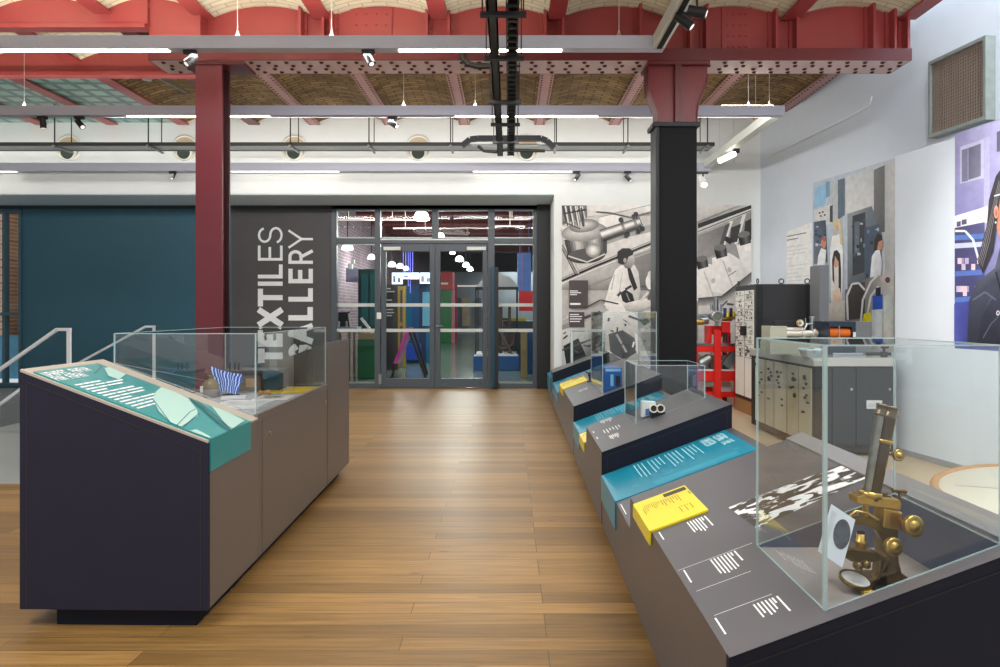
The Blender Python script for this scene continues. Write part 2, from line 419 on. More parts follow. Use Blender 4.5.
# stairs going down to the left, between the two handrails
mb = MB()
for i in range(7): mb.box(-5.75-.3*(i+1), -5.75-.3*i, 7.3, 10.45, -.17*(i+1)-.12, -.17*(i+1))
mb.box(-10, -7.85, 7.3, 10.45, -1.4, -1.31)
mb.box(-10, -5.75, 7.2, 10.5, -1.6, -1.45); mb.box(-5.75, -5.7, 7.3, 10.45, -1.45, -.12); mb.box(-10, -5.7, 7.2, 7.3, -1.45, -.12); mb.box(-10, -5.7, 10.45, 10.55, -1.45, -.12); mb.box(-10.05, -10, 7.2, 10.55, -1.45, 0)
o = struct('floor', mb, M['stone'])

# upper back wall over the recess, and the picture wall to the right of it
mb = MB(); mb.box(-9.5, XM, YW, YW+.12, ZF, 4.62); struct('wall_back', mb, M['wall_white'])
mb = MB(); mb.box(XM, 3.95, YW, YG+.1, 0, 4.62); struct('wall_back', mb, M['wall_white'])
mb = MB(); mb.box(-9.5, XM, YW+.02, YG+.1, ZF-.012, ZF+.05); struct('trim_1', mb, M['fascia'])
# teal wall and charcoal sign panel (recessed plane)
xa = P(22,300,YG).x; xb = P(232,300,YG).x; xc = P(332,300,YG).x
mb = MB(); mb.box(xa, xb, YG, YG+.1, 0, ZF); struct('wall_back', mb, M['teal_wall'])
mb = MB(); mb.box(xb, xc, YG, YG+.1, 0, ZF); struct('wall_back', mb, M['sign_wall'])
mb = MB(); mb.box(-9.5, P(0,300,YG).x-.3, YG, YG+.1, 0, ZF); mb.box(P(0,300,YG).x-.3, xa, YG, YG+.1, P(0,208,YG).z, ZF); mb.box(P(0,300,YG).x-.3, xa, YG, YG+.1, 0, P(0,386,YG).z)
struct('wall_back', mb, M['teal_wall'])
mb = MB(); mb.box(-9.5, P(537,300,YG).x, YG-.03, YG, P(0,209,YG).z, ZF-.012); struct('trim_2', mb, mat('dark_head_trim', (24,40,48), .5))
mb = MB(); mb.box(P(537,300,YG).x, XM, YG-.12, YG+.1, 0, ZF-.012); struct('trim_3', mb, M['black'])
# right wall (splayed) and the high ceiling over it
mb = MB()
n = Vector((1,.16,0)).normalized()*.12
a = Vector((rw_x(YW),YW,0)); b = Vector((rw_x(-2.5),-2.5,0))
mb.hexa([a,b,b+n,a+n]+[p+Vector((0,0,6.0)) for p in (a,b,b+n,a+n)])
struct('wall_right', mb, M['wall_cool'])
mb = MB(); mb.poly([(3.98,-2.5,6.0),(3.98,YW+.1,6.0),(6.3,YW+.1,6.0),(6.3,-2.5,6.0)]); mb.box(3.98,4.05,-2.5,YW+.1,4.62,6.0)
struct('ceiling', mb, M['wall_white'])
mb = MB(); mb.box(3.9,4.1,YW,YW+.12,4.62,6.0); struct('wall_back', mb, M['wall_white'])
mb = MB(); mb.box(-9.62,-9.5,-2.5,YG,0,4.62); struct('wall_left', mb, M['wall_white'])
mb = MB()   # skirting of the right wall, seen past the equipment
struct_sk = n*(-.15)
# narrow window at the far left of the teal wall, brick building outside
wr = struct_root('window_1', (P(10,386,YG).x, YG, P(10,386,YG).z))
mb = MB()
x0, x1, x2 = P(0,300,YG).x-.3, P(19.5,300,YG).x, xa
zt, zb, zm = P(0,211,YG).z, P(0,386,YG).z, P(0,314,YG).z
mb.box(x1, x2, YG-.03, YG+.09, zb, zt); mb.box(x0, x1, YG-.03, YG+.09, zt-.04, P(0,208,YG).z); mb.box(x0, x1, YG-.03, YG+.09, zm-.03, zm+.03); mb.box(x0, x1, YG-.03, YG+.09, zb, zb+.05)
mb.box(P(3,300,YG).x, P(6,300,YG).x, YG-.02, YG+.08, zb, zt)
obj('frame', mb, mat('teal_grey_frame', (72,100,112), .4), wr)
mb = MB(); mb.poly([(x0,YG+.03,zb),(x1,YG+.03,zb),(x1,YG+.03,zt),(x0,YG+.03,zt)]); obj('pane', mb, M['pane'], wr)
BRICK = brick_mat('orange_brick', (216,166,126), (190,134,100), (214,200,180), .22, .075, .012, .85, .4, rot=(math.pi/2,0,0), noise=.15)
PURP = brick_mat('mauve_brick', (122,102,110), (100,84,94), (140,128,132), .24, .08, .012, .85, .3, rot=(-math.pi/2,-math.pi/2,0), noise=.15)
mb = MB(); mb.box(-11.6, -7.6, 13.2, 13.4, .85, 4.6); mb.box(-11.6,-9.75,12.9,13.2,.85,4.6); ob = obj('brick_building', mb, BRICK); tag(ob, 'orange brick building seen through the narrow window beside the teal wall', 'building')
mb = MB(); mb.box(-11.6, -7.6, 13.0, 13.3, 0, .85)
ob = obj('outdoor_banner', mb, mat('blue_banner', (70,140,170), .4, var=.4, scale=5)); tag(ob, 'blue patterned hoarding below the brick building behind the narrow window', 'hoarding')

# ================================================================== vaulted ceiling
SPR, RISE = 4.22, .14
JX = [-8.35,-7.25,-6.15,-5.05,-3.95,-3.01,-1.85,-.69,.47,1.63,2.79,3.95]
def vault(mb, xa, xb, ya, yb, mi):
    n = 12; w = (xb-xa)/2; cx = (xa+xb)/2
    R = (w*w+RISE*RISE)/(2*RISE)
    pts = []
    for i in range(n+1):
        x = -w+2*w*i/n; pts.append((cx+x, SPR+math.sqrt(max(R*R-x*x,0))-(R-RISE)))
    vs = [(x,ya,z) for x, z in pts]+[(x,yb,z) for x, z in pts]
    mb.add(vs, [[i, n+1+i, n+2+i, i+1] for i in range(n)], mi, smooth=True)
YMID = 6.69
mb = MB()
for xa_, xb_ in zip(JX[:-1], JX[1:]):
    left = xb_ <= -3.9
    yb_ = 7.8 if left else YMID
    vault(mb, xa_, xb_, -.5, yb_, 0)
    if left and xb_ <= -5.0:
        mb.box(xa_, xb_, yb_, YW, SPR+.02, SPR+.06, 2)
    else: vault(mb, xa_, xb_, yb_, YW+.02, 1)
vault(mb, -9.5, JX[0], -.5, YW, 0)
struct('ceiling', mb, [M['cream_vault'], M['brick_vault'], M['glass_block']])
mb = MB(); mb.box(-9.6, 4.0, -.5, YW+.12, 4.62, 4.7); struct('ceiling', mb, M['wall_white'])

ordn = ['leftmost','second','third','fourth','fifth','sixth','seventh','eighth','ninth','tenth','eleventh','twelfth']
for i, x in enumerate(JX):
    for part, (ya, yb) in (('in front of the riveted girder', (-.5, 6.62)), ('behind the riveted girder', (6.76, YW-.005))):
        left = x < -4
        if left and part.startswith('in front'): segs = [(ya, 6.44)]
        elif left: segs = [(6.56, 7.74), (7.86, yb)]
        else: segs = [(ya, yb)]
        red = M['red_steel'] if part.startswith('in') or left else M['deep_red_shade']
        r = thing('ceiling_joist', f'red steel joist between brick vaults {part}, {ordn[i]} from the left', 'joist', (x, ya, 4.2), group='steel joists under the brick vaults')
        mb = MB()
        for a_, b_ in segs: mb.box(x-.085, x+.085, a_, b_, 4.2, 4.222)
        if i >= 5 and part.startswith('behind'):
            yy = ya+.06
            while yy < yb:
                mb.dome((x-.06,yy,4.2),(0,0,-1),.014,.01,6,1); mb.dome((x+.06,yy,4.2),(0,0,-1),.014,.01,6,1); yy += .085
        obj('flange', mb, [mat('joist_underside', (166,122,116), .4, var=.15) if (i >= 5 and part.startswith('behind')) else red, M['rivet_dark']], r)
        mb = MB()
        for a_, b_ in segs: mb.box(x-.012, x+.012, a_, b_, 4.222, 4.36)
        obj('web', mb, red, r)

# ================================================================== main riveted girder
GX0, GX1, GY0, GY1, GZ = P(148,60,6.5).x, P(912,60,6.5).x, 6.5, 6.88, P(0,60,6.5).z
g = thing('riveted_girder', 'long red riveted steel girder carried on the two columns', 'girder', ((GX0+GX1)/2, 6.69, GZ))
mb = MB(); mb.box(GX0, GX1, GY0, GY1, GZ, GZ+.115, 0)
mb.poly([(GX0+.01,GY0+.012,GZ-.001),(GX0+.01,GY1-.012,GZ-.001),(GX1-.01,GY1-.012,GZ-.001),(GX1-.01,GY0+.012,GZ-.001)], 1)
for k in range(int((GX1-GX0)/.1725)):
    for q in range(4):
        y = GY0+.06+q*.088; xx = GX0+.12+k*.1725+(.04 if q % 2 else 0)
        mb.dome((xx, y, GZ-.001), (0,0,-1), .024, .016, 7, 2)
obj('bottom_flange', mb, [M['deep_red_shade'], M['soffit_lit'], M['rivet_dark']], g)
mb = MB(); mb.box(GX0, GX1, 6.675, 6.70, GZ+.115, 4.6, 0)
for px0, px1 in ((350,392),(722,752)):   # riveted splice plates
    xa_, xb_ = P(px0,0,6.66).x, P(px1,0,6.66).x
    mb.box(xa_, xb_, 6.66, 6.675, GZ+.115, 4.34)
    for i in range(4):
        for j in range(4): mb.dome((xa_+.06+i*(xb_-xa_-.12)/3, 6.66, GZ+.19+j*.11), (0,-1,0), .013, .011, 7)
obj('web', mb, M['red_steel'], g)
xs = [P(p,0,6.6).x for p in (182,196,301,324,332,427,449,545,563,640,690,706,775,796,872,893,906)]
for x in xs:
    mb = MB(); mb.box(x-.012, x+.012, 6.55, 6.675, GZ+.115, 4.6); mb.box(x-.045, x+.045, 6.655, 6.675, GZ+.115, 4.6)
    for j in range(5): mb.dome((x+.028, 6.655, GZ+.17+j*.1), (0,-1,0), .012, .01, 6)
    obj('stiffener', mb, M['red_steel'], g)
mb = MB(); mb.box(GX0, GX1, 6.6, 6.675, GZ+.115, GZ+.15)
obj('angle_iron', mb, M['red_steel'], g)
mb = MB(); mb.box(GX0, GX0+.5, 6.52, 6.675, GZ+.115, 4.6); obj('end_box', mb, M['red_steel'], g)
# the two shallower girders of the left bay
for y, lab in ((6.5, 'shallow red girder continuing left of the riveted girder'), (7.8, 'shallow red girder across the left bay, further back')):
    r = thing('bay_girder', lab, 'girder', (-6.5, y, 4.05))
    x1_ = GX0
    mb = MB(); mb.box(-9.5, x1_, y-.012, y+.012, 4.09, 4.6); obj('web', mb, M['red_steel'], r)
    mb = MB(); mb.box(-9.5, x1_, y-.06, y+.06, 4.05, 4.09); obj('flange', mb, M['red_steel'], r)

# ================================================================== columns
CYF = 6.55
cx0, cx1 = P(195.5,0,CYF).x, P(222,0,CYF).x
r = thing('steel_column', 'slim maroon steel column behind the left display case', 'column', ((cx0+cx1)/2, 6.64, 0))
mb = MB(); mb.box(cx0, cx1, CYF, CYF+.03, 0, GZ-.03); obj('front_flange', mb, M['maroon'], r)
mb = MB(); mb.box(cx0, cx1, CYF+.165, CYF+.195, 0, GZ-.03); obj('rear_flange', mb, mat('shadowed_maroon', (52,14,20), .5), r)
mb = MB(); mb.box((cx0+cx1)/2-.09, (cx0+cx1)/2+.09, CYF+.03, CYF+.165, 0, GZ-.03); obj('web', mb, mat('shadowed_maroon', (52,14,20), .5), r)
mb = MB(); mb.box(cx0-.12, cx1+.22, CYF-.02, CYF+.3, GZ-.03, GZ); obj('cap_plate', mb, M['deep_red_shade'], r)
kx0, kx1 = P(657,0,CYF).x, P(697,0,CYF).x
r = thing('clad_column', 'black clad column with a flared red capital under the girder', 'column', ((kx0+kx1)/2, 6.65, 0))
zc = P(0,123,CYF).z
mb = MB(); mb.box(kx0, kx1, CYF, CYF+.22, 0, zc); obj('cladding', mb, M['black_clad'], r, bevel=.006)
mb = MB(); mb.box(kx0-.015, kx0+.02, CYF-.015, CYF+.235, 0, zc-.03); mb.box(kx0-.045, kx1+.025, CYF-.03, CYF+.25, zc-.04, zc+.005); obj('collar', mb, M['black'], r, bevel=.006)
out = [(658,122),(657.5,112),(654,102),(650,92),(648.5,82),(648.5,64),(650,61),(708,61),(708,74),(706,84),(702,93),(698.5,102),(697,112),(697,122)]
pts = [P(a,b,CYF) for a, b in out]
mb = MB(); mb.prism([p+Vector((0,.02,0)) for p in pts], (0,.03,0)); mb.prism([p+Vector((0,.17,0)) for p in pts], (0,.03,0))
lo = [P(a,b,CYF) for a, b in out[:6]]
for p0, p1 in zip(lo[:-1], lo[1:]): mb.hexa([p0, p0+Vector((.015,0,0)), p0+Vector((.015,.22,0)), p0+Vector((0,.22,0)), p1, p1+Vector((.015,0,0)), p1+Vector((.015,.22,0)), p1+Vector((0,.22,0))])
ro = [P(a,b,CYF) for a, b in out[8:]]
for p0, p1 in zip(ro[:-1], ro[1:]): mb.hexa([p0, p0+Vector((.012,0,0)), p0+Vector((.012,.22,0)), p0+Vector((0,.22,0)), p1, p1+Vector((.012,0,0)), p1+Vector((.012,.22,0)), p1+Vector((0,.22,0))])
obj('capital', mb, mat('capital_red', (112,32,38), .35, var=.06), r)
mb = MB(); xr0, xr1 = P(674.5,0,CYF).x, P(680.5,0,CYF).x
mb.box(xr0, xr1, CYF-.035, CYF+.02, zc+.005, P(0,64,CYF).z); obj('rib', mb, M['deep_red_shade'], r)
mb = MB(); mb.box(P(647,0,CYF).x, P(709,0,CYF).x, CYF-.04, CYF+.3, GZ-.035, GZ); obj('cap_plate', mb, M['deep_red_shade'], r)

# ================================================================== linear lights
HB = 2.2; ZB = CH+HB
def light_bar(name, label, x0, x1, y, strips, ups, wires, zb=ZB, h=.108, side=None):
    r = thing(name, label, 'linear light', ((x0+x1)/2, y+.05, zb))
    mb = MB(); mb.box(x0, x1, y, y+.1, zb, zb+h)
    obj('housing', mb, M['bar'], r, bevel=.003)
    if side:
        mb = MB(); mb.box(side[0], side[1], side[2], y-.001, zb, zb+h); obj('side_housing', mb, M['bar_white'], r, bevel=.003)
        mb = MB(); mb.box(side[0]+.03, side[1]-.03, side[2], y-.01, zb-.012, zb-.0005); obj('track', mb, M['black'], r)
    for a_, b_ in strips:
        mb = MB(); mb.box(a_, b_, y+.03, y+.07, zb-.006, zb-.0005); obj('diffuser', mb, M['led_soft'] if y > 10 else M['led'], r)
    for a_, b_ in ups:
        mb = MB(); mb.box(a_, b_, y+.02, y+.08, zb+h+.0005, zb+h+.008); obj('uplight', mb, M['led_up'], r)
    for x in wires:
        mb = MB(); mb.cyl((x,y+.05,zb+h),(x,y+.05,4.25),.003,n=6); mb.cyl((x-.02,y+.05,zb+h),(x,y+.05,zb+h+.07),.0025,n=5); mb.cyl((x+.02,y+.05,zb+h),(x,y+.05,zb+h+.07),.0025,n=5)
        obj('suspension_wire', mb, M['wire'], r)
    return r
Y1, Y2, Y3 = 5.56, 7.45, 10.18
bx = lambda p, y: P(p,0,y).x
light_bar('linear_light', 'long grey suspended linear light in front of the riveted girder', -5.8, bx(665,Y1), Y1,
          [(bx(-60,Y1),bx(166,Y1)),(bx(398,Y1),bx(562,Y1))], [], [bx(p,Y1) for p in (-40,235,330,620)], side=(bx(665,Y1)-.1, bx(665,Y1), 2.6, Y1+.1))
light_bar('linear_light', 'long grey suspended linear light behind the columns', -7.0, bx(785,Y2), Y2,
          [(bx(125,Y2),bx(268,Y2)),(bx(455,Y2),bx(598,Y2))], [(bx(722,Y2),bx(774,Y2))], [bx(p,Y2) for p in (21,403,475,750,771)])
light_bar('linear_light', 'long grey linear light fixed along the white wall above the glazed doors', -8.6, bx(712,Y3), Y3,
          [(bx(-40,Y3),bx(14,Y3)),(bx(230,Y3),bx(338,Y3)),(bx(473,Y3),bx(572,Y3))], [], [bx(p,Y3) for p in (205,735)], zb=CH+2.155, h=.125)
r = thing('linear_light', 'white suspended light beam running back to the picture wall by the black column', 'linear light', (bx(785,Y2)-.05, 8.9, ZB))
mb = MB(); mb.box(bx(785,Y2)-.115, bx(785,Y2)-.005, Y2+.105, Y3-.01, ZB, ZB+.108); obj('housing', mb, M['bar_white'], r)
mb = MB()
for y in (8.2, 9.6): mb.cyl((bx(785,Y2)-.05,y,ZB+.108),(bx(785,Y2)-.05,y,4.2),.003,n=6)
obj('suspension_wire', mb, M['wire'], r)

# ------------------------------------------------------------------ spotlights
def spotlight(px, py, y, aim, label, s=.66, watt=0, white=False):
    """track spotlight hanging at pixel px, py (head centre)"""
    c = P(px, py, y); zbar = ZB if y < 8 else (CH+2.155 if y > 10 else None)
    top = Vector((c.x, c.y, zbar-.003)) if zbar else c+Vector((0,0,.13*s))
    if zbar and top.z-c.z < .085*s: c.z = top.z-.085*s
    r = thing('track_spotlight', label, 'spotlight', tuple(top))
    d = Vector(aim).normalized()
    mb = MB(); mb.box(top.x-.09*s, top.x+.07*s, top.y-.018, top.y+.018, top.z-.03, top.z); obj('track_adapter', mb, M['black'], r)
    mb = MB(); mb.cyl(top+Vector((0,0,-.03)), c+Vector((0,0,.02)), .012*s, n=8); obj('stem', mb, M['black'], r)
    mb = MB(); mb.cyl(c-d*.085*s, c+d*.085*s, .047*s, .05*s, n=16); obj('head', mb, M['white_gloss'] if white else M['black'], r)
    mb = MB(); e = c+d*.0865*s; mb.cyl(e, e+d*.003, .032*s, n=14); obj('lens', mb, emit('spot_lens_bright' if white else 'spot_lens', (255,250,240), 40 if white else .6), r)
    if watt:
        ld = bpy.data.lights.new('spot_lamp', 'SPOT'); ld.energy = watt; ld.spot_size = 1.3; ld.spot_blend = .8; ld.shadow_soft_size = .03; ld.color = (1,.97,.92)
        lo = bpy.data.objects.new('spot_lamp', ld); COL.objects.link(lo); lo.location = e+d*.12; lo.rotation_euler = d.to_track_quat('-Z','Y').to_euler()
    return r
spotlight(191,60,5.6,(-.5,-.5,-.8),'black spotlight under the front light bar, beside the maroon column', watt=40)
spotlight(369,59,5.6,(.4,-.3,-.8),'black spotlight under the middle of the front light bar', watt=40)
spotlight(43,123,7.5,(.02,.1,-1),'black spotlight under the rear light bar at the far left, hanging straight down', watt=30)
spotlight(80,124,7.5,(.5,-.2,-.5),'black spotlight under the rear light bar, tilted right, near the far left')
spotlight(393,124,7.5,(.5,-.2,-.35),'black spotlight under the rear light bar, near its middle', watt=40)
spotlight(173,175.5,Y3+.03,(-.1,-.4,-.8),'small black spotlight on the wall light above the teal wall', watt=15)
spotlight(577,177,Y3+.03,(-.45,-.2,-.6),'small black spotlight above the left half of the microscope mural', watt=25)
spotlight(628,178,Y3+.03,(.5,-.2,-.6),'small black spotlight above the mural, next to the black column', watt=25)
spotlight(703,181,9.4,(.02,-.5,-.6),'glowing white spotlight hanging right of the black column', white=True, watt=30, s=1.0)
spotlight(685,21,4.9,(.5,-.1,-.45),'black spotlight on the side bar at the top, lower of the pair', s=.75, watt=170)
spotlight(697,12,4.6,(.6,-.15,-.2),'black spotlight on the side bar at the top, upper of the pair', s=.75, watt=170)
r = thing('tube_light', 'short bright tube light clipped under the white light beam', 'tube light', tuple(P(728,152,9.0)))
mb = MB(); mb.cyl(P(719,161,9.0), P(735,153.5,9.0), .035, n=12); obj('tube', mb, emit('tube_glow', (255,246,225), 9), r)
mb = MB(); mb.box(P(733,0,9.0).x, P(739,0,9.0).x, 8.97, 9.03, P(0,153,9.0).z, ZB+.002); obj('bracket', mb, M['black'], r)

# ------------------------------------------------------------------ jet diffusers high on the back wall
for px, lab in ((69,'far left, above the teal wall'),(185,'just left of the maroon column'),(294.5,'above the TEXTILES lettering'),(418.5,'above the left door leaf'),(526.5,'behind the cable ladder end')):
    c = P(px,148,YW)
    r = thing('jet_diffuser', f'round cream air diffuser on the upper wall, {lab}', 'air vent', (c.x,c.y,c.z-.2), group='round air diffusers on the upper wall')
    mb = MB(); mb.lathe([(.175,-.001),(.2,.0),(.205,.012),(.185,.02),(.172,.012)], c, (0,-1,0), 28); obj('rim', mb, mat('pale_vent_rim', (226,226,216), .4), r)
    mb = MB(); mb.lathe([(.174,.011),(.15,.006),(.1,.003),(0,.002)], c, (0,-1,0), 28); obj('dish', mb, mat('beige_dish', (196,176,146), .5), r)
    q = c+Vector((0,-.012,-.075)); d = Vector((.0,-1,-.15)).normalized()
    mb = MB(); mb.lathe([(.135,0),(.125,.03),(.112,.045),(.1,.04)], q, d, 24); obj('nozzle', mb, mat('pale_vent_nozzle', (214,212,200), .4), r)
    mb = MB(); mb.lathe([(.101,.04),(0,.036)], q, d, 24); obj('throat', mb, mat('dark_green_throat', (44,56,46), .5), r)

# ------------------------------------------------------------------ cable trays
r = thing('cable_tray', 'long dark cable tray hung on rods along the white upper wall', 'cable tray', (-1.5, 9.5, P(0,151,9.4).z))
zt = P(0,147.5,9.5).z; xL, xR = -8.2, P(850,0,9.4).x
mb = MB(); mb.box(xL,P(462,0,9.4).x,9.4,9.42,zt,zt+.05); mb.box(P(553,0,9.4).x,2.9,9.4,9.42,zt,zt+.05); obj('rail', mb, M['dark_metal'], r)
mb = MB(); mb.box(xL,2.9,9.7,9.72,zt,zt+.05); obj('rail', mb, M['dark_metal'], r)
mb = MB(); mb.box(xL,2.9,9.43,9.69,zt+.004,zt+.012)
mb.cyl((xL,9.5,zt+.03),(2.9,9.5,zt+.03),.016,n=8); mb.cyl((xL,9.57,zt+.03),(2.9,9.57,zt+.03),.014,n=8); mb.cyl((xL,9.63,zt+.028),(2.9,9.63,zt+.028),.012,n=8)
obj('tray_bed', mb, M['galv'], r)
for px in (58,151,292,370,451,556,627,706):
    mb = MB(); x = P(px,0,9.45).x
    mb.bar((x,9.34,zt-.012),(x,9.78,zt-.012),.03,.02); obj('bracket', mb, M['galv'], r)
    for y, w in ((9.38,.009),(9.74,.007)):
        mb = MB(); mb.cyl((x,y,zt-.03),(x,y,4.22),w,n=6); obj('rod', mb, M['dark_metal'], r)
r = thing('cable_ladder', 'pair of dark overhead cable ladders running from the camera to the upper wall', 'cable tray', (-.04, 6.5, CH+2.08))
zl = CH+2.08
YA, YB = 2.0, 8.9
mb = MB(); mb.box(-.153,-.14,YA,YB,zl,zl+.06); mb.box(-.092,-.08,YA,YB,zl,zl+.06); mb.box(-.153,-.08,YA,YB,zl,zl+.006); obj('solid_tray', mb, M['dark_metal'], r)
mb = MB(); mb.box(-.022,-.012,YA,YB,zl,zl+.06); mb.box(.06,.07,YA,YB,zl,zl+.06)
y = YA
while y < YB: mb.box(-.012,.06,y,y+.035,zl,zl+.012); y += .12
obj('ladder_tray', mb, M['dark_metal'], r)
mb = MB()
for k, x in enumerate((0,.018,.036,.05)): mb.cyl((x,YA,zl+.03),(x,YB,zl+.03),.009,n=6)
obj('cable', mb, M['black'], r)
for py in (7,52,97,120,138):
    y = HB*.96*F/(CY-py); mb = MB(); mb.box(-.2,.12,y-.02,y+.02,zl-.035,zl-.005); obj('cross_bracket', mb, M['black'], r)
    for x in (-.185,.1):
        mb = MB(); mb.cyl((x,y,zl-.035),(x,y,GZ-.002 if 6.4 < y < 7 else 4.2),.006,n=6); obj('rod', mb, M['dark_metal'], r)
mb = MB()
pp = [P(462,146,9.3),P(470,139.5,9.3),P(478,138.5,9.3),P(541,138.5,9.3),P(547,141,9.3),P(554,148,9.3)]
for a_, b_ in zip(pp[:-1], pp[1:]): mb.bar(a_, b_, .06, .075)
obj('junction_duct', mb, M['black'], r)
mb = MB(); mb.tube([P(478,146,9.25),P(484,151,9.25),P(496,152,9.25),P(505,150,9.25),P(545,151,9.25)], .022, 8); mb.tube([P(470,64.5,6.3),P(478,66.5,6.3),P(490,66,6.3)], .025, 8)
obj('conduit', mb, M['dark_metal'], r)
r = thing('conduit_elbow', 'dark bent conduit under the riveted girder left of the cable ladder', 'conduit', tuple(P(470,66,6.4)))
mb = MB(); mb.tube([P(462,48,6.42),P(463,58,6.42),P(468,64,6.42),P(476,66,6.42),P(489,66,6.42)], .03, 8); obj('pipe', mb, M['dark_metal'], r)
r = thing('smoke_detector', 'small pale smoke detector under the brown vault left of the maroon column', 'detector', tuple(P(147,80,7.9)))
mb = MB(); c = P(147,80,7.9); mb.lathe([(.0,0),(.05,.0),(.06,.03),(.05,.06),(.03,.08)], c, n=16); obj('body', mb, M['galv'], r)
mb = MB(); mb.bar(c+Vector((.05,0,.07)), P(186,100,8.6)+Vector((0,0,.1)), .03, .02); obj('conduit', mb, M['galv'], r)
# ================================================================== glazed wall and double doors
def gx(p): return P(p,0,YG).x
def gz(p): return P(0,p,YG).z
zbot = 0.0
def pane_box(mb, x0, x1, z0, z1, y=YG+.03): mb.poly([(x0,y,z0),(x1,y,z0),(x1,y,z1),(x0,y,z1)])
zhead, ztr0, ztr1 = gz(206), gz(243.5), gz(238.5)
# fixed frame
mb = MB()
for a, b in ((331.5,337),(375,380.5),(488,494.5),(533,538)): mb.box(gx(a), gx(b), YG-.03, YG+.09, 0, zhead+.03)
mb.box(gx(331.5), gx(538), YG-.03, YG+.09, gz(209.5), zhead+.03)
mb.box(gx(337), gx(375), YG-.025, YG+.085, ztr0, ztr1); mb.box(gx(380.5), gx(488), YG-.025, YG+.085, ztr0, ztr1); mb.box(gx(494.5), gx(533), YG-.025, YG+.085, ztr0, ztr1)
mb.box(gx(337), gx(375), YG-.025, YG+.085, 0, .08); mb.box(gx(494.5), gx(533), YG-.025, YG+.085, 0, .08)
mb.box(gx(432), gx(438), YG-.025, YG+.085, ztr1, gz(209.5))
struct('trim_4', mb, M['frame'], bevel=.004)
mb = MB(); mb.box(gx(381), gx(488), YG-.045, YG-.025, gz(240.5), gz(239)); struct('trim_5', mb, M['white_gloss'])
def window(n, a, b, z0, z1, bands=False, panel_mat=None):
    r = struct_root(f'window_{n}', (gx((a+b)/2), YG, z0))
    mb = MB(); pane_box(mb, gx(a), gx(b), z0, z1); obj('pane', mb, M['pane'], r)
    if bands:
        for p0, p1 in ((303.3,306.6),(328.8,332)):
            mb = MB(); mb.box(gx(a), gx(b), YG+.022, YG+.026, gz(p1), gz(p0)); obj('frosted_band', mb, M['frost'], r)
    mb = MB(); mb.box(gx(a), gx(b), YG+.01, YG+.05, z1-.025, z1-.001); mb.box(gx(a), gx(b), YG+.01, YG+.05, z0+.001, z0+.025); obj('bead', mb, M['galv'], r)
window(2, 337, 375, .08, ztr0, True)
window(3, 494.5, 533, .08, ztr0, True)
window(4, 337, 375, ztr1, gz(209.5)); window(5, 380.5, 432, ztr1, gz(209.5)); window(6, 438, 488, ztr1, gz(209.5)); window(7, 494.5, 533, ztr1, gz(209.5))
for n, a, b in ((1, 381, 434.6), (2, 435.2, 487.6)):
    r = struct_root(f'door_{n}', (gx((a+b)/2), YG, 0))
    z1 = ztr0-.006; z0 = .012
    s = .085
    mb = MB(); mb.box(gx(a), gx(a)+s, YG, YG+.06, z0, z1); mb.box(gx(b)-s, gx(b), YG, YG+.06, z0, z1)
    mb.box(gx(a)+s, gx(b)-s, YG, YG+.06, z1-.13, z1); mb.box(gx(a)+s, gx(b)-s, YG, YG+.06, z0, z0+.15)
    obj('frame', mb, M['frame'], r, bevel=.004)
    mb = MB(); pane_box(mb, gx(a)+s, gx(b)-s, z0+.15, z1-.13); obj('pane', mb, M['pane'], r)
    for p0, p1 in ((303.3,306.6),(328.8,332)):
        mb = MB(); mb.box(gx(a)+s, gx(b)-s, YG+.022, YG+.026, gz(p1), gz(p0)); obj('frosted_band', mb, M['frost'], r)
    mb = MB()
    ca, cb = ((384,401) if n == 1 else (467,486))
    mb.box(gx(ca), gx(cb), YG-.06, YG-.002, gz(250.5), gz(247)); obj('door_closer', mb, M['white_gloss'], r, bevel=.005)
    if n == 2:
        mb = MB(); c = Vector((gx(437), YG-.03, gz(326)))
        mb.cyl(c+Vector((0,.03,0)), c, .016, n=10); mb.bar(c, c+Vector((.11,0,0)), .018, .018); mb.lathe([(.028,0),(.028,.008)], c+Vector((0,.022,0)), (0,1,0), 14); obj('handle', mb, M['chrome'], r)
    else:
        mb = MB(); mb.box(gx(377.2), gx(381.8), YG-.055, YG-.032, gz(319), gz(312.5)); obj('push_pad', mb, M['white_gloss'], r, bevel=.006)
        mb = MB(); mb.box(gx(379), gx(382), YG-.04, YG-.003, gz(384), gz(374)); obj('hinge', mb, M['galv'], r)
r = thing('pull_bar', 'tall dark teal vertical bar standing beside the right door leaf', 'post', (gx(494), YG-.12, 0))
mb = MB(); mb.box(gx(491.5), gx(494.8), YG-.16, YG-.04, .03, gz(268)); obj('front_post', mb, mat('blue_black_post', (20,66,84), .35), r, bevel=.004)
mb = MB(); mb.box(gx(494.8), gx(498.5), YG-.15, YG-.04, .0, gz(268)+.01); obj('rear_post', mb, M['black'], r)

# lettering on the charcoal panel, reading upwards
s_fn = lambda u, v, lift=.002: Vector((P(225,0,YG).x, YG-lift, P(0,190,YG).z)) + Vector((u*P_SC, 0, -v*P_SC))
P_SC = (P(345,0,YG).x-P(225,0,YG).x)/445.0      # crop pixels to metres
def up_word(name, letters, xa_, xb_):
    """letters: (char, y bottom, y top, stroke) - letter advances upwards, its height runs from right to left"""
    mb = MB()
    for ch, yb_, yt_, w in letters:
        gw = GLYPH[ch][0]
        sx = (yb_-yt_-w)/max(gw,.05) if ch != 'I' else 1
        sy = (xb_-xa_-w)
        def fn(a, b, lift): return s_fn(xb_-w/2-b, yb_-w/2-a if ch != 'I' else (yb_+yt_)/2-a, lift)
        glyph(mb, ch, fn, 0, 0, sx, sy, w)
    # mirrored mapping: baseline on the right, cap height to the left
    o = obj(name, mb, M['white_print'])
    return o
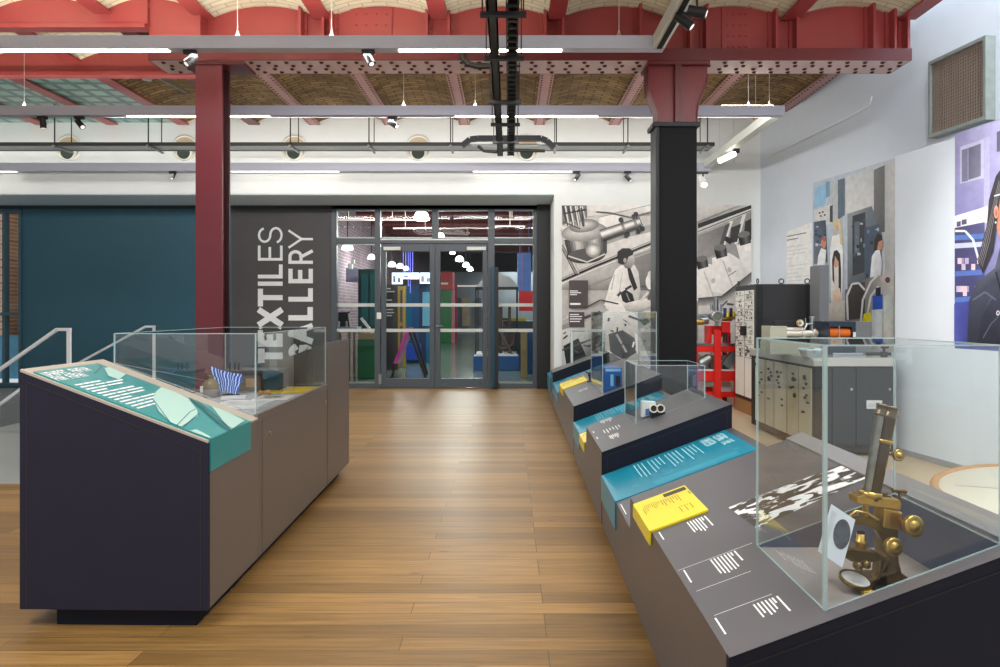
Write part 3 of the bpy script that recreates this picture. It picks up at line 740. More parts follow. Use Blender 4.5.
o = up_word('wall_lettering', [('T',642,588,25),('E',582,532,24),('X',506,438,22),('T',432,366,19),('I',356,339,16),('L',328,276,14),('E',262,206,10),('S',198,137,8.5)], 122, 214)
tag(o, 'white upright word TEXTILES on the charcoal wall, left of the two words', 'lettering')
o = up_word('wall_lettering', [('G',634,572,24),('A',570,496,22),('L',484,434,20),('L',414,364,18),('E',346,292,16),('R',274,222,12),('Y',216,148,8.5)], 235, 326)
tag(o, 'white upright word GALLERY on the charcoal wall, next to the glazed doors', 'lettering')

# ------------------------------------------------------------------ handrails by the stairs
RAILP = mat('pale_rail_steel', (236,240,244), .35)
def rail(name, label, px, py, y, slope, length, lower=False):
    top = P(px, py, y)
    r = thing(name, label, 'handrail', (top.x, y, 0))
    mb = MB(); mb.box(top.x-.018, top.x+.018, y-.015, y+.015, 0, top.z-.034); obj('post', mb, RAILP, r)
    e = top+Vector((-length, 0, -length*slope))
    mb = MB(); mb.bar(top+Vector((.018,0,-.016)), top+Vector((-.14,0,-.016)), .036, .032); mb.bar(top+Vector((-.13,0,-.016)), e, .036, .032); obj('rail', mb, RAILP, r)
    mb = MB(); mb.bar(e+Vector((.06,0,0)), (e.x+.06, y, -.17*6), .04, .04, up=(0,1,0)); obj('post', mb, RAILP, r)
    if lower:
        a = top+Vector((-.18,0,-.42)); b = top+Vector((-.78,0,-.85))
        mb = MB(); mb.bar(a, b, .03, .03); mb.bar(b, b+Vector((0,0,-.14)), .03, .03, up=(0,1,0)); mb.bar(a, a+Vector((.2,0,.0)), .03, .03); obj('lower_rail', mb, RAILP, r)
rail('handrail', 'steel handrail sloping down left, just behind the left display case', 69, 328, 7.28, .66, 1.9, True)
rail('handrail', 'steel handrail further back against the teal wall, seen above the glass case', 154, 325.5, 10.47, .52, 2.1)

# ================================================================== the gallery beyond the glass
YE = 42.0
mb = MB(); mb.box(-9, 9.5, YG+.1, YE, -.12, -.004); struct('floor', mb, M['gallery_floor'])
mb = MB(); mb.box(-9, 9.5, YE, YE+.1, 0, 5.2); struct('wall_back', mb, mat('dim_grey_wall', (120,120,126), .7))
mb = MB(); mb.box(-4.35, -4.25, YG+.1, YE, 0, 5.2); struct('wall_left', mb, PURP)
mb = MB(); mb.box(4.0, 4.1, YG+.1, YE, 0, 5.2); struct('wall_right', mb, mat('gallery_side_wall', (92,74,76), .6))
mb = MB(); mb.box(-4.35, 4.1, YG+.1, YE, 5.0, 5.1); struct('ceiling', mb, mat('dark_red_ceiling', (84,42,44), .6, var=.2, scale=2))
for i, y in enumerate((13.2,15.0,16.8,18.6,20.6,23.0,26.0,30.0)):
    mb = MB(); mb.box(-4.25, 4.0, y, y+.3, 4.05+.0*i, 5.0)
    mb.box(-4.25,4.0,y-.08,y+.38,4.0,4.05)
    o = obj('gallery_beam', mb, mat('gallery_beam_red', (110,48,50), .5)); tag(o, f'dark red ceiling beam in the gallery beyond the glass, {ordn[i].replace("leftmost","nearest")} from the doors', 'beam', 'beams in the far gallery')
for px, py, y, w, lab in ((348,219.5,13.0,70,'behind the left transom'),(392,219.5,13.0,48,'behind the middle transom'),(405,228,14.6,24,'low in the middle transom'),(512,219,13.5,34,'behind the right transom'),(510,226,15.0,30,'lower, behind the right transom'),(425,227.5,16,20,'short one beside the white dome lamp')):
    c = P(px,py,y); mb = MB(); hw = w/2/F*y; mb.box(c.x-hw, c.x+hw, y, y+.08, c.z-.012, c.z+.008); mb.cyl((c.x,y+.04,c.z),(c.x,y+.04,5.0),.006,n=6)
    o = obj('strip_light', mb, emit('far_strip', (255,240,232), .45)); tag(o, f'thin strip light in the far gallery {lab}', 'strip light', 'strip lights in the far gallery')
k = 0
LAMPLAB = ['largest one behind the transom','one at the left behind the sidelight','one at the frame beside the left door','first in the row behind the left door','second in the row behind the left door','third in the row behind the left door','behind the transom mullion','highest in the row behind the right door','second in the row behind the right door','third in the row behind the right door','lowest in the row behind the right door']
for (px, py, w, y), lab in zip(((421.5,215.5,15.5,13.4),(347.5,246.5,11,15.0),(371.5,256.5,7.5,17.5),(392,264,8,18),(400,265.5,7,19.5),(406,268,6,21),(440.5,235.5,8.5,14.8),(452.5,252,6,18.5),(459.5,258.5,8.5,18.6),(466,264.5,7.5,20),(470,268.5,6.5,21.5)), LAMPLAB):
    c = P(px,py,y); R = w/2/F*y*1.0
    r = thing('dome_pendant', f'glowing dome lamp in the far gallery, {lab}', 'pendant lamp', tuple(c), group='dome pendant lamps in the far gallery')
    mb = MB(); mb.lathe([(R,-R*.55),(R*.97,-R*.2),(R*.8,R*.25),(R*.45,R*.55),(.03,R*.62)], c, n=20); obj('shade', mb, emit('dome_glow', (236,255,236), 4.5), r)
    mb = MB(); mb.lathe([(R*.98,-R*.54),(R*.6,-R*.68),(0,-R*.7)], c, n=20); obj('bulb_disc', mb, emit('dome_bulb', (244,255,244), 6), r)
    mb = MB(); mb.cyl(c+Vector((0,0,R*.6)),(c.x,c.y,5.0),.012,n=6); obj('cord', mb, M['black'], r)
    if k % 2 == 0:
        ld = bpy.data.lights.new('dome_lamp','POINT'); ld.energy = 60; ld.shadow_soft_size = .12; ld.color = (.95,1,.95)
        lo = bpy.data.objects.new('dome_lamp', ld); COL.objects.link(lo); lo.location = c+Vector((0,0,-R*.9-.1))
    k += 1
def bb(mb, px0, px1, py0, py1, y, d, mi=0, ground=False):
    """box standing at depth y whose front fills the pixel rectangle"""
    a = P(px0,py1,y); b = P(px1,py0,y)
    mb.box(a.x, b.x, y, y+d, 0 if ground else a.z, b.z, mi)
# dark green cabinet and green machine box on the left
r = thing('tall_cabinet', 'tall dark green cabinet beyond the left sidelight', 'cabinet', tuple(P(368,370,14.2)*1)); r.location.z = 0; WM[r.name] = Matrix.Translation(r.location)
GD = mat('bottle_green', (18,58,52), .35); GG = mat('machine_green', (20,96,60), .4)
mb = MB(); bb(mb,358,381,269,378,14.2,.5,ground=True); obj('carcass', mb, GD, r, bevel=.01)
mb = MB(); bb(mb,361,368,274,326,14.17,.03); obj('door', mb, mat('green_glass', (40,90,92), .1), r)
mb = MB(); bb(mb,370,378,274,326,14.17,.03); obj('door', mb, mat('green_glass', (40,90,92), .1), r)
r = thing('green_plinth', 'low green plinth with a tan panel beyond the left sidelight', 'plinth', (P(365,0,13).x, 13, 0))
mb = MB(); bb(mb,357.5,374.5,339.5,380,13.0,.5,ground=True); obj('body', mb, GG, r)
mb = MB(); bb(mb,358,374.5,333,339.3,13.0,.5); obj('tan_top', mb, mat('tan_panel', (150,128,96), .5), r)
mb = MB(); mb.bar(P(361,318,12.9), P(373,333,12.9), .03, .05); obj('white_lever', mb, M['white_gloss'], r)
r = thing('loom_frame', 'dark loom frame on a pale bench beyond the left sidelight', 'machine', (P(343,0,13.4).x, 13.4, 0))
mb = MB(); bb(mb,337,357,327,331,13.4,.4); obj('bench_top', mb, mat('pale_bench', (150,170,180), .4), r)
for p in (338,347.5,353): 
    mb = MB(); bb(mb,p,p+2.2,331,378,13.45,.08,ground=True); obj('leg', mb, mat('khaki_leg', (140,132,90), .5), r)
mb = MB(); bb(mb,338,347,312,321,13.5,.1); bb(mb,340,345,321,327,13.55,.1); mb.bar(P(337,316,13.45),P(350,312,13.45),.03,.03); mb.bar(P(347,313,13.45),P(349,327,13.45),.03,.03); obj('mechanism', mb, M['black'], r)
o = MB(); bb(o,348,352,264,269,14.6,.1); bb(o,351,354,259.5,263,14.6,.1); q = obj('wall_unit', o, M['white_gloss']); tag(q, 'small white alarm boxes on the brick wall of the far gallery', 'wall unit')
mb = MB(); bb(mb,346,358,268,282,14.9,.04); q = obj('wall_notice', mb, mat('lavender_notice', (150,146,176), .5)); tag(q, 'pale lavender notice board on the mauve brick wall behind the sidelight', 'sign')
# text panel, timber frame, blue panels, screens
r = thing('text_panel', 'dark upright text panel beyond the left door leaf', 'panel', (P(390,0,15).x, 15, 0))
mb = MB(); bb(mb,384,397.5,285,371,15,.06,ground=True); obj('board', mb, mat('brown_black_board', (52,46,48), .5), r)
mb = MB()
for yy, a_, b_ in ((288,386.5,390.5),(291,386.5,394.5),(299.5,386.5,392),(309,386.5,393),(312,386.5,394),(315,386.5,392)): bb(mb,a_,b_,yy,yy+1.2,14.985,.01)
obj('print', mb, M['grey_print'], r)
r = thing('timber_frame', 'ochre timber frame standing beyond the left door leaf', 'frame', (P(401,0,15.6).x, 15.6, 0))
OC = mat('ochre_timber', (150,122,52), .5)
for a_, b_ in ((396.8,399.6),(402.6,405.2)):
    mb = MB(); bb(mb,a_,b_,286,366,15.6,.12,ground=True); obj('post', mb, OC, r)
mb = MB(); bb(mb,399.6,402.6,286,290,15.62,.08); bb(mb,399.6,402.6,322,326,15.62,.08); obj('crosspiece', mb, OC, r)
BL = mat('deep_blue_panel', (20,70,116), .3); BL2 = mat('teal_blue_panel', (24,92,128), .25); NV = mat('navy_panel', (18,44,82), .3)
r = thing('blue_wall_panel', 'row of tall blue panels behind the sandwich board', 'panel', (P(418,0,17).x, 17, 0))
for i, (a_, b_, m_) in enumerate(((405.5,412,BL2),(412,419,BL),(419,426,NV),(426,434,BL2))):
    mb = MB(); bb(mb,a_,b_,284,362,17,.08,ground=True); obj('panel', mb, m_, r)
mb = MB(); bb(mb,422.5,430,292,326,16.97,.02); obj('glass_panel', mb, mat('sky_reflection', (96,160,184), .1), r)
mb = MB(); bb(mb,406,421,344,360,16.9,.09); obj('base_panel', mb, mat('cobalt_panel', (30,74,170), .3), r)
SC = emit('screen_white', (214,232,255), 2.2)
for a_, b_, y0_, y1_, lab in ((392,402.5,272.8,284,'leftmost'),(402.8,419,272.8,279,'middle'),(420,432,272.8,283.5,'rightmost')):
    r = thing('display_screen', f'bright wall screen above the blue panels, {lab} of three', 'screen', tuple(P((a_+b_)/2,y1_,16.6)))
    mb = MB(); bb(mb,a_-.4,b_+.4,y0_-.4,y1_+.4,16.62,.06); obj('casing', mb, M['black'], r)
    mb = MB(); bb(mb,a_,b_,y0_,y1_,16.6,.015); obj('picture', mb, SC, r)
    mb = MB(); 
    for j in range(2): bb(mb,a_+1+j*(b_-a_)*.45,a_+(b_-a_)*(.35+.45*j),y0_+3+j*2,y1_-1.5,16.59,.008)
    obj('picture_detail', mb, mat('screen_detail', (130,160,190), .5), r)
r = thing('neon_rods', 'cluster of hanging violet light rods beyond the left door leaf', 'light', tuple(P(409,290,15.8)))
for i, p in enumerate((403,405.5,408,410,412.5)):
    mb = MB(); bb(mb,p,p+.35,246+i%2*3,272+(i*7)%22,15.8+.1*i,.02); obj('rod', mb, emit('violet_rod', (130,130,255), .8), r)
mb = MB(); mb.cyl((P(408.2,0,15.8).x,15.95,P(0,250,15.8).z),(P(408.2,0,15.8).x,15.95,5.0),.008,n=6); mb.box(P(402.5,0,15.9).x,P(413.5,0,15.9).x,15.78,16.3,P(0,246,15.8).z,P(0,246,15.8).z+.03); obj('hanger', mb, M['black'], r)
# sandwich board
r = thing('sandwich_board', 'A-shaped sandwich board with a magenta side beyond the left door leaf', 'sign', (P(408,0,13.4).x, 13.6, 0))
ap = P(407.5,328,13.4)
MAG = mat('magenta_board', (206,52,160), .4)
def leaf(mb, p_bot, w=.07, y0=13.25, y1=13.85):
    b_ = P(*p_bot,13.4); d_ = Vector((w,0,0))
    mb.hexa([Vector((b_.x,y0,b_.z)),Vector((b_.x+w,y0,b_.z)),Vector((b_.x+w,y1,b_.z)),Vector((b_.x,y1,b_.z)),Vector((ap.x,y0,ap.z)),Vector((ap.x+w,y0,ap.z)),Vector((ap.x+w,y1,ap.z)),Vector((ap.x,y1,ap.z))])
mb = MB(); leaf(mb,(394.5,363),.06); obj('board', mb, MAG, r)
mb = MB(); mb.bar(P(395.5,362,13.3), Vector((P(392,0,13.3).x,13.3,0)), .04, .05, up=(0,1,0)); obj('leg', mb, M['black'], r)
mb = MB(); mb.bar(ap+Vector((.05,-.15,-.02)), Vector((P(426,0,13.3).x,13.25,0)), .05, .05, up=(0,1,0)); obj('leg', mb, M['black'], r)
mb = MB(); mb.bar(ap+Vector((.05,.4,-.02)), Vector((P(424,0,13.3).x,13.85,0)), .05, .05, up=(0,1,0)); obj('leg', mb, M['black'], r)
# red and green tower, pink post
r = thing('machine_tower', 'red topped green machine tower beyond the right door leaf', 'machine', (P(446,0,28).x, 28, 0))
RD = mat('machine_red', (206,34,40), .4); G2 = mat('bright_machine_green', (22,120,62), .4)
mb = MB(); bb(mb,438.5,452.6,271.5,289.5,28,1.0); obj('top_box', mb, RD, r, bevel=.01)
mb = MB(); bb(mb,441,448,282.5,284.5,27.97,.02); obj('name_plate', mb, M['white_gloss'], r)
mb = MB(); bb(mb,438.5,451,289.5,341,28,1.0,ground=True); obj('body', mb, G2, r, bevel=.01)
mb = MB(); bb(mb,451.4,454,290,338,28.2,.4,ground=True); obj('side_rail', mb, mat('pink_rail', (206,120,130), .4), r)
r = thing('pink_banner', 'narrow pink banner stand behind the machine tower', 'banner', (P(456.5,0,30).x, 30, 0))
mb = MB(); bb(mb,455,457.2,284,330,30,.05,ground=True); obj('cloth', mb, mat('pink_cloth', (186,60,90), .5), r)
# backdrop picture wall
r = thing('backdrop_wall', 'pale printed backdrop wall at the far end of the gallery', 'panel', (P(475,0,38).x, 38, 0))
mb = MB(); bb(mb,452,540,272,331,38,.08,ground=True); obj('board', mb, mat('pale_backdrop', (150,158,166), .6, var=.2, scale=1.2), r)
mb = MB(); bb(mb,456,486,285.5,286.5,37.95,.02); obj('light_line', mb, emit('far_strip', (255,240,232), .45), r)
for a_, b_, m_ in ((456,461,'slate'),(462,470,'sand'),(476,481,'slate'),(486,489,'sand')):
    mb = MB(); bb(mb,a_,b_,298,326,37.8,.1); obj('picture', mb, mat('backdrop_'+m_, (90,100,112) if m_ == 'slate' else (176,158,132), .6, var=.25, scale=2), r)
mb = MB(); mb.prism([P(476,287,14.9),P(484,277,14.9),P(497,273,14.9),P(510,277,14.9),P(519,287,14.9)], (0,1.0,0)); q = obj('model_roof', mb, mat('grey_roof', (150,148,150), .6)); 
# showcase with a dark machine on a blue plinth
r = thing('showcase', 'tall framed glass showcase on a blue plinth beyond the right doors', 'display case', (P(496,0,14.8).x, 14.8, 0))
x0, x1 = P(475,0,14.8).x, P(518,0,14.8).x
mb = MB(); mb.box(x0-.04,x1+.04,14.8,16.0,0,.32); obj('plinth', mb, mat('blue_plinth', (28,82,140), .35), r, bevel=.01)
mb = MB(); mb.box(x0+.0,x1,14.85,15.95,.32,.36); obj('deck', mb, M['white_gloss'], r)
zt_ = P(0,288,14.8).z
mb = MB()
for x, y in ((x0,14.85),(x1-.03,14.85),(x0,15.92),(x1-.03,15.92)): mb.box(x,x+.03,y,y+.03,.36,zt_)
mb.box(x0,x1,14.85,14.88,zt_,zt_+.03); mb.box(x0,x1,15.92,15.95,zt_,zt_+.03); mb.box(x0,x0+.03,14.88,15.92,zt_,zt_+.03); mb.box(x1-.03,x1,14.88,15.92,zt_,zt_+.03)
obj('frame', mb, M['black'], r)
q.parent = None; tag(q, 'grey gabled model roof above the glass showcase in the far gallery', 'roof')
r2 = thing('textile_machine', 'dark timber spinning machine inside the tall glass showcase', 'machine', (P(503,0,15.2).x, 15.2, .36))
DM = mat('dark_oak', (62,44,38), .5)
for a_, b_ in ((482,485),(498.5,502.5),(508,511)):
    mb = MB(); bb(mb,a_,b_,310 if a_ < 490 else 304,366,15.2,.12); obj('post', mb, DM, r2)
mb = MB(); mb.bar(P(500,330,15.1), P(517,378,14.2)+Vector((0,.75,.25)), .06, .08, up=(0,1,0)); obj('brace', mb, DM, r2)
for yy in (318,336,345): 
    mb = MB(); bb(mb,482,511,yy,yy+2.5,15.25,.1); obj('crossbar', mb, DM, r2)
mb = MB(); c = P(504,338,15.15); mb.lathe([(.26,-.03),(.28,0),(.26,.03),(.2,.03),(.2,-.03),(.26,-.03)], c, (0,1,0), 20); mb.bar(c+Vector((-.26,0,0)),c+Vector((.26,0,0)),.03,.03); mb.bar(c+Vector((0,0,-.26)),c+Vector((0,0,.26)),.03,.03,up=(0,1,0)); obj('wheel', mb, DM, r2)
mb = MB(); bb(mb,484,492,312,318,15.1,.1); obj('yellow_bobbins', mb, mat('yellow_bobbin', (196,170,50), .5), r2)
r = thing('beige_post', 'square beige post beyond the right sidelight', 'post', (P(524,0,13.2).x, 13.2, 0))
mb = MB(); bb(mb,520.8,527,333,378,13.2,.15,ground=True); obj('shaft', mb, mat('beige_post', (150,132,86), .5), r)
mb = MB(); bb(mb,520.2,527.6,331.5,333,13.18,.19); obj('cap', mb, mat('beige_post', (150,132,86), .5), r)
mb = MB(); bb(mb,527.5,540,330,372,14.0,.5,ground=True); q = obj('blue_counter', mb, BL); tag(q, 'blue counter block at the right edge of the far gallery', 'counter')
mb = MB(); bb(mb,519,536,291,311,16.4,.1,ground=False); mb.cyl((P(522,0,16.4).x,16.45,1.7),(P(522,0,16.4).x,16.45,5.0),.004,n=6); q = obj('red_sign', mb, RD); tag(q, 'red hanging board behind the right sidelight', 'sign')
mb = MB(); bb(mb,517.5,531,253,291,17.2,.3); mb.cyl((P(520,0,17.3).x,17.35,2.5),(P(520,0,17.3).x,17.35,5.0),.012,n=6); mb.cyl((P(529,0,17.3).x,17.35,2.5),(P(529,0,17.3).x,17.35,5.0),.012,n=6); q = obj('blue_banner', mb, mat('denim_banner', (66,98,160), .5, var=.2, scale=5)); tag(q, 'hanging blue patterned banner behind the right sidelight', 'banner')
r = thing('glass_counter', 'low glass topped counter with a yellow rail beyond the right sidelight', 'counter', (P(520,0,16.0).x, 16.0, 0))
mb = MB(); bb(mb,503,526,318,321,16.0,.1); obj('yellow_rail', mb, mat('yellow_rail', (200,186,60), .4), r)
mb = MB(); bb(mb,503,534,321,352,16.0,.5,ground=True); obj('body', mb, mat('dark_counter', (40,62,70), .3), r)
# ================================================================== LEFT DISPLAY CASE
LC = Vector((-1.2355, 2.735, 0)); LR = .027
LM = Matrix(((1,-.024,0,LC.x),(-.018,1,0,LC.y),(0,0,1,0),(0,0,0,1)))   # the case ends are not quite square to its sides
def lc(x, y, z): return LM @ Vector((x, y, z))
def lbox(mb, x0, x1, y0, y1, z0, z1, mi=0):
    return mb.hexa([lc(x0,y0,z0),lc(x1,y0,z0),lc(x1,y1,z0),lc(x0,y1,z0),lc(x0,y0,z1),lc(x1,y0,z1),lc(x1,y1,z1),lc(x0,y1,z1)], mi)
WL = .78; VF, VS, VR = .586, 1.98, 2.69     # front block, showcase, rear block
ZL, ZH, ZB_ = .766, 1.058, .075
def lslope(x): return ZL-(ZH-ZL)*x/WL      # x runs from 0 (aisle) to -WL
case = thing('display_case', 'long brown-grey display case left of the aisle with a sloping teal panel and glass hood', 'display case', tuple(LC), LR)
mb = MB()
def wedge(mb, x0, x1, y0, y1, z0, za, zb, mi=0):
    """block whose top is za high at x0 and zb high at x1"""
    mb.hexa([lc(x0,y0,z0),lc(x1,y0,z0),lc(x1,y1,z0),lc(x0,y1,z0),lc(x0,y0,za),lc(x1,y0,zb),lc(x1,y1,zb),lc(x0,y1,za)], mi)
wedge(mb, -WL, 0, .02, VF, ZB_, ZH, ZL)
lbox(mb, -WL, 0, VF, VS, ZB_, .755)
wedge(mb, -WL, 0, VS, VR, ZB_, .80, 1.085)
# rim of the showcase
lbox(mb, -.022, 0, VF, VS, .755, .79); lbox(mb, -WL, -WL+.022, VF, VS, .755, .79)
obj('carcass', mb, M['lam_side'], case, bevel=.003)
mb = MB(); wedge(mb, -WL-.001, .001, .0, .02, ZB_, ZH-.004, ZL-.004); obj('end_panel', mb, M['lam_end_shaded'], case)
mb = MB()
for x in (-WL+.028, -.03): mb.poly([lc(x-.002,-.001,ZB_+.01),lc(x+.002,-.001,ZB_+.01),lc(x+.002,-.001,lslope(x)-.04),lc(x-.002,-.001,lslope(x)-.04)])
mb.poly([lc(-WL+.03,-.001,lslope(-WL)-.045),lc(-.03,-.001,lslope(0)-.038),lc(-.03,-.001,lslope(0)-.042),lc(-WL+.03,-.001,lslope(-WL)-.05)])
for y in (.643, VS): mb.poly([lc(.0012,y-.003,ZB_),lc(.0012,y+.003,ZB_),lc(.0012,y+.003,.765),lc(.0012,y-.003,.765)])
obj('seam_line', mb, M['seam'], case)
mb = MB(); wedge(mb, -WL, 0, .0, VF, ZH-.006, ZH+.004, ZL+.004)
mb = MB(); mb.hexa([lc(-WL,.0,ZH-.004),lc(0,.0,ZL-.004),lc(0,VF,ZL-.004),lc(-WL,VF,ZH-.004),lc(-WL,.0,ZH+.006),lc(0,.0,ZL+.006),lc(0,VF,ZL+.006),lc(-WL,VF,ZH+.006)])
obj('sloping_top', mb, M['top_tan'], case)
mb = MB(); lbox(mb, -WL+.135, -.06, .03, VR-.12, 0, ZB_); obj('plinth', mb, M['lam_navy_shaded'], case)
mb = MB(); lbox(mb, -WL+.024, -.024, VF+.002, VS-.002, .755, .775); obj('showcase_deck', mb, mat('pale_grey_felt', (150,150,158), .8, var=.03), case)
for y, z in ((.749, .665), (1.88, .677)):
    mb = MB(); mb.cyl(lc(.0,y,z), lc(.009,y,z), .012, n=14); obj('lock', mb, M['chrome'], case)
# teal graphic panel folded over the aisle edge
def ls(px_, y, off=0): return lc(px_, y, lslope(px_)+.006+off)
mb = MB()
mb.hexa([ls(-.735,.015,0),ls(.004,.015,0),ls(.004,.47,0),ls(-.735,.47,0),ls(-.735,.015,.006),ls(.004,.015,.006),ls(.004,.47,.006),ls(-.735,.47,.006)])
lbox(mb, .001, .007, .015, .47, ZL-.125, ZL+.009)
gp = obj('graphic_panel', mb, M['teal_soft'], case, label='teal printed panel with pale leaf shapes')
def tl(x, y, off=.008): return ls(x, y, off)
mb = MB()
# heading: two rows of block lettering, body text, then the leaf shapes
def rowbars(mb, x, y0, y1, h, words, off=.008, mi=0):
    for a, b in words: mb.poly([tl(x,y0+(y1-y0)*a,off),tl(x,y0+(y1-y0)*b,off),tl(x-h,y0+(y1-y0)*b,off),tl(x-h,y0+(y1-y0)*a,off)], mi)
def lettering(mb, x, y0, y1, h, n, gaps, fn=None, mi=0):
    rr = random.Random(n*31+int(h*1000)); w = (y1-y0)/n
    for i in range(n):
        if i in gaps: continue
        a = y0+w*i; st = w*.22
        segs = [(0,.22,0,1)]+rr.choice([[(.22,.8,.8,1),(.22,.8,0,.2)],[(.58,.8,0,1),(.22,.58,.4,.6)],[(.22,.8,.8,1),(.22,.7,.4,.6)],[(.58,.8,0,1)]])
        for p, q, r_, s_ in segs: mb.poly([fn(x, a+w*p, h*r_), fn(x, a+w*q, h*r_), fn(x, a+w*q, h*s_), fn(x, a+w*p, h*s_)], mi)
_n = Vector(((ZH-ZL)/WL, 0, 1)); _o = Vector((0,0,ZL+.006))
LMI = LM.inverted(); LRI = LMI.to_3x3()
def linv(px, py):
    """where the line of sight through a place on the photo meets the sloping top, in case coordinates"""
    o_ = LMI @ Vector((0,0,CH)); d_ = LRI @ ray(px, py)
    t_ = _n.dot(_o-o_)/_n.dot(d_); q_ = o_+d_*t_
    return q_.x, q_.y
A1 = lambda x, y: linv(30+x/8.333, 350+y/8.333)
A2 = lambda x, y: linv(100+x/3.846, 310+y/3.846)
def on(pts, off): return [tl(x, min(max(y,.016),.468), off) for x, y in pts]
def ledger(x, y, up): return tl(x-up, y, .0082)
for (xa_, ya_), (xb_, yb_), n_, gp_ in (((150,236),(535,186),12,(6,)), ((240,272),(505,232),9,(3,))):
    p0_ = A1(xa_,ya_); p1_ = A1(xb_,yb_); lettering(mb, (p0_[0]+p1_[0])/2, p0_[1], min(p1_[1],.46), .042, n_, gp_, ledger)
rr = random.Random(4)
for i in range(12):
    s_ = A1(385+47*i, 312+17.5*i); e_ = A1(385+47*i+(200,330,290,120,300,330,300,150,310,290,200,240)[i], 312+17.5*i-(42,72,62,26,64,70,64,30,62,58,40,50)[i])
    x = s_[0]; y0_, y1_ = max(s_[1],.03), min(e_[1],.44)
    if y1_ > y0_: rowbars(mb, x, y0_, y1_, .0095, [(0,.3),(.33,.55),(.58,1)])
obj('lettering', mb, M['white_print'], gp)
mb = MB()
mb.poly(on([A2(*q_) for q_ in ((205,350),(214,322),(236,303),(298,318),(340,346),(374,392),(376,414),(312,456),(268,438),(226,396))], .0086))
mb.poly(on([A2(*q_) for q_ in ((430,374),(505,392),(556,432),(505,466),(470,430))], .0086))
mb.poly(on([A2(*q_) for q_ in ((330,478),(372,466),(428,497),(415,500))], .0086))
mb.poly(on([A1(*q_) for q_ in ((620,165),(700,150),(800,215),(740,262),(655,230))], .0086))
obj('leaf_print', mb, M['mint'], gp)
mb = MB()
def strip(pts, w, lift):
    for (x0,y0),(x1,y1) in zip(pts[:-1], pts[1:]):
        d = math.hypot(x1-x0,y1-y0) or 1; nx, ny = -(y1-y0)/d*w/2, (x1-x0)/d*w/2
        mb.poly(on([(x0+nx,y0+ny),(x1+nx,y1+ny),(x1-nx,y1-ny),(x0-nx,y0-ny)], lift))
for pts_, w_ in ((((345,345),(400,390),(460,445),(498,470)),.02),(((372,356),(430,400),(480,448),(512,464)),.007),(((205,352),(270,440),(330,478)),.005),(((295,452),(345,400),(368,388)),.004),(((320,458),(372,412),(384,404)),.004),(((535,215),(600,150),(640,100)),.004)):
    strip([A2(*q_) if pts_[0][0] != 535 else A1(*q_) for q_ in pts_], w_, .0089)
obj('leaf_vein', mb, M['teal_dark'], gp)
# glass hood
def hood(parent, c4, zt, zb4, fn, thick=False, name='glass_hood'):
    """c4: four plan corners (near-left, near-right, far-right, far-left); zb4 their bottom heights"""
    base = [fn(a, b, z) for (a, b), z in zip(c4, zb4)]; top = [fn(a, b, zt) for a, b in c4]
    mb = MB()
    for i in range(4):
        j = (i+1) % 4; mb.poly([base[i], base[j], top[j], top[i]], i % 2)
    mb.poly(top)
    h = obj(name, mb, [M['acrylic'], M['acrylic_reflect']], parent)
    mb = MB()
    for i in range(4):
        mb.bar(base[i], top[i], .006, .006, up=(0,1,0))
        j = (i+1) % 4; mb.bar(top[i], top[j], .004, .004); mb.bar(base[i], base[j], .003, .003)
    if thick: mb.bar(base[0], top[0], .009, .009, up=(0,1,0))
    obj('polished_edge', mb, M['edge'], h)
    return h
hood(case, [(-WL+.055,VF+.005),(-.014,VF+.005),(-.014,VS-.006),(-WL+.055,VS-.006)], 1.192, [1.045,.79,.79,.79], lc)

# ---- things inside the left case
ZD = .7755
def rest(name, label, cat, x, y, z=ZD): 
    p = lc(x, y, z); return thing(name, label, cat, tuple(p)), p
r, p = rest('stoneware_bottle', 'small brown and cream stoneware bottle inside the left case', 'bottle', -.572, 1.375)
mb = MB(); mb.lathe([(0,0),(.042,0),(.046,.008),(.046,.05)], p, n=20); obj('lower_body', mb, mat('grey_cream_glaze', (150,140,138), .3), r)
mb = MB(); mb.lathe([(.046,.05),(.045,.08),(.036,.098),(.018,.11),(.015,.122),(.02,.126),(.02,.134),(.0,.134)], p, n=20); obj('upper_body', mb, mat('brown_glaze', (122,100,74), .25), r)
# striped cloth on a little stand
r, p = rest('striped_cloth', 'blue and white wavy striped cloth swatch propped up behind the bottle', 'cloth', -.42, 1.45)
nx, ny = 40, 18
mb = MB(); grid = []
q4 = [P(219,391.5,4.16), P(237,394,4.16), P(243,375.5,4.24), P(210.5,366.5,4.24)]
for j in range(ny+1):
    for i in range(nx+1):
        u, v = i/nx, j/ny
        b_ = q4[0]*(1-u)*(1-v)+q4[1]*u*(1-v)+q4[2]*u*v+q4[3]*(1-u)*v
        grid.append(b_+Vector((0,-.006*math.sin(u*16+v*3),.004*math.sin(v*9+u*5))))
WB = mat('stripe_white', (206,222,246), .7); BB = mat('stripe_blue', (36,84,190), .7); BD = mat('stripe_navy', (16,34,100), .7)
for j in range(ny):
    for i in range(nx):
        f = [j*(nx+1)+i, j*(nx+1)+i+1, (j+1)*(nx+1)+i+1, (j+1)*(nx+1)+i]
        k = int(i+.9*math.sin(j*.62)+100) % 4
        mb.add([grid[q_] for q_ in f], [(0,1,2,3)], (0,1,2,1)[k], smooth=True)
obj('fabric', mb, [WB, BB, BD], r)
mb = MB(); a_ = P(224,392,4.2); a_.z = ZD+.004; b_ = P(238,393,4.2); b_.z = ZD+.004
mb.bar(a_, b_, .05, .008); mb.bar(P(228,390,4.25), P(224,372,4.28), .008, .008); mb.bar(P(236,391,4.25), P(236,378,4.28), .008, .008); obj('stand', mb, M['black'], r)
r, p = rest('leather_box', 'dark brown leather box with metal pins behind the striped cloth', 'box', -.44, 1.72)
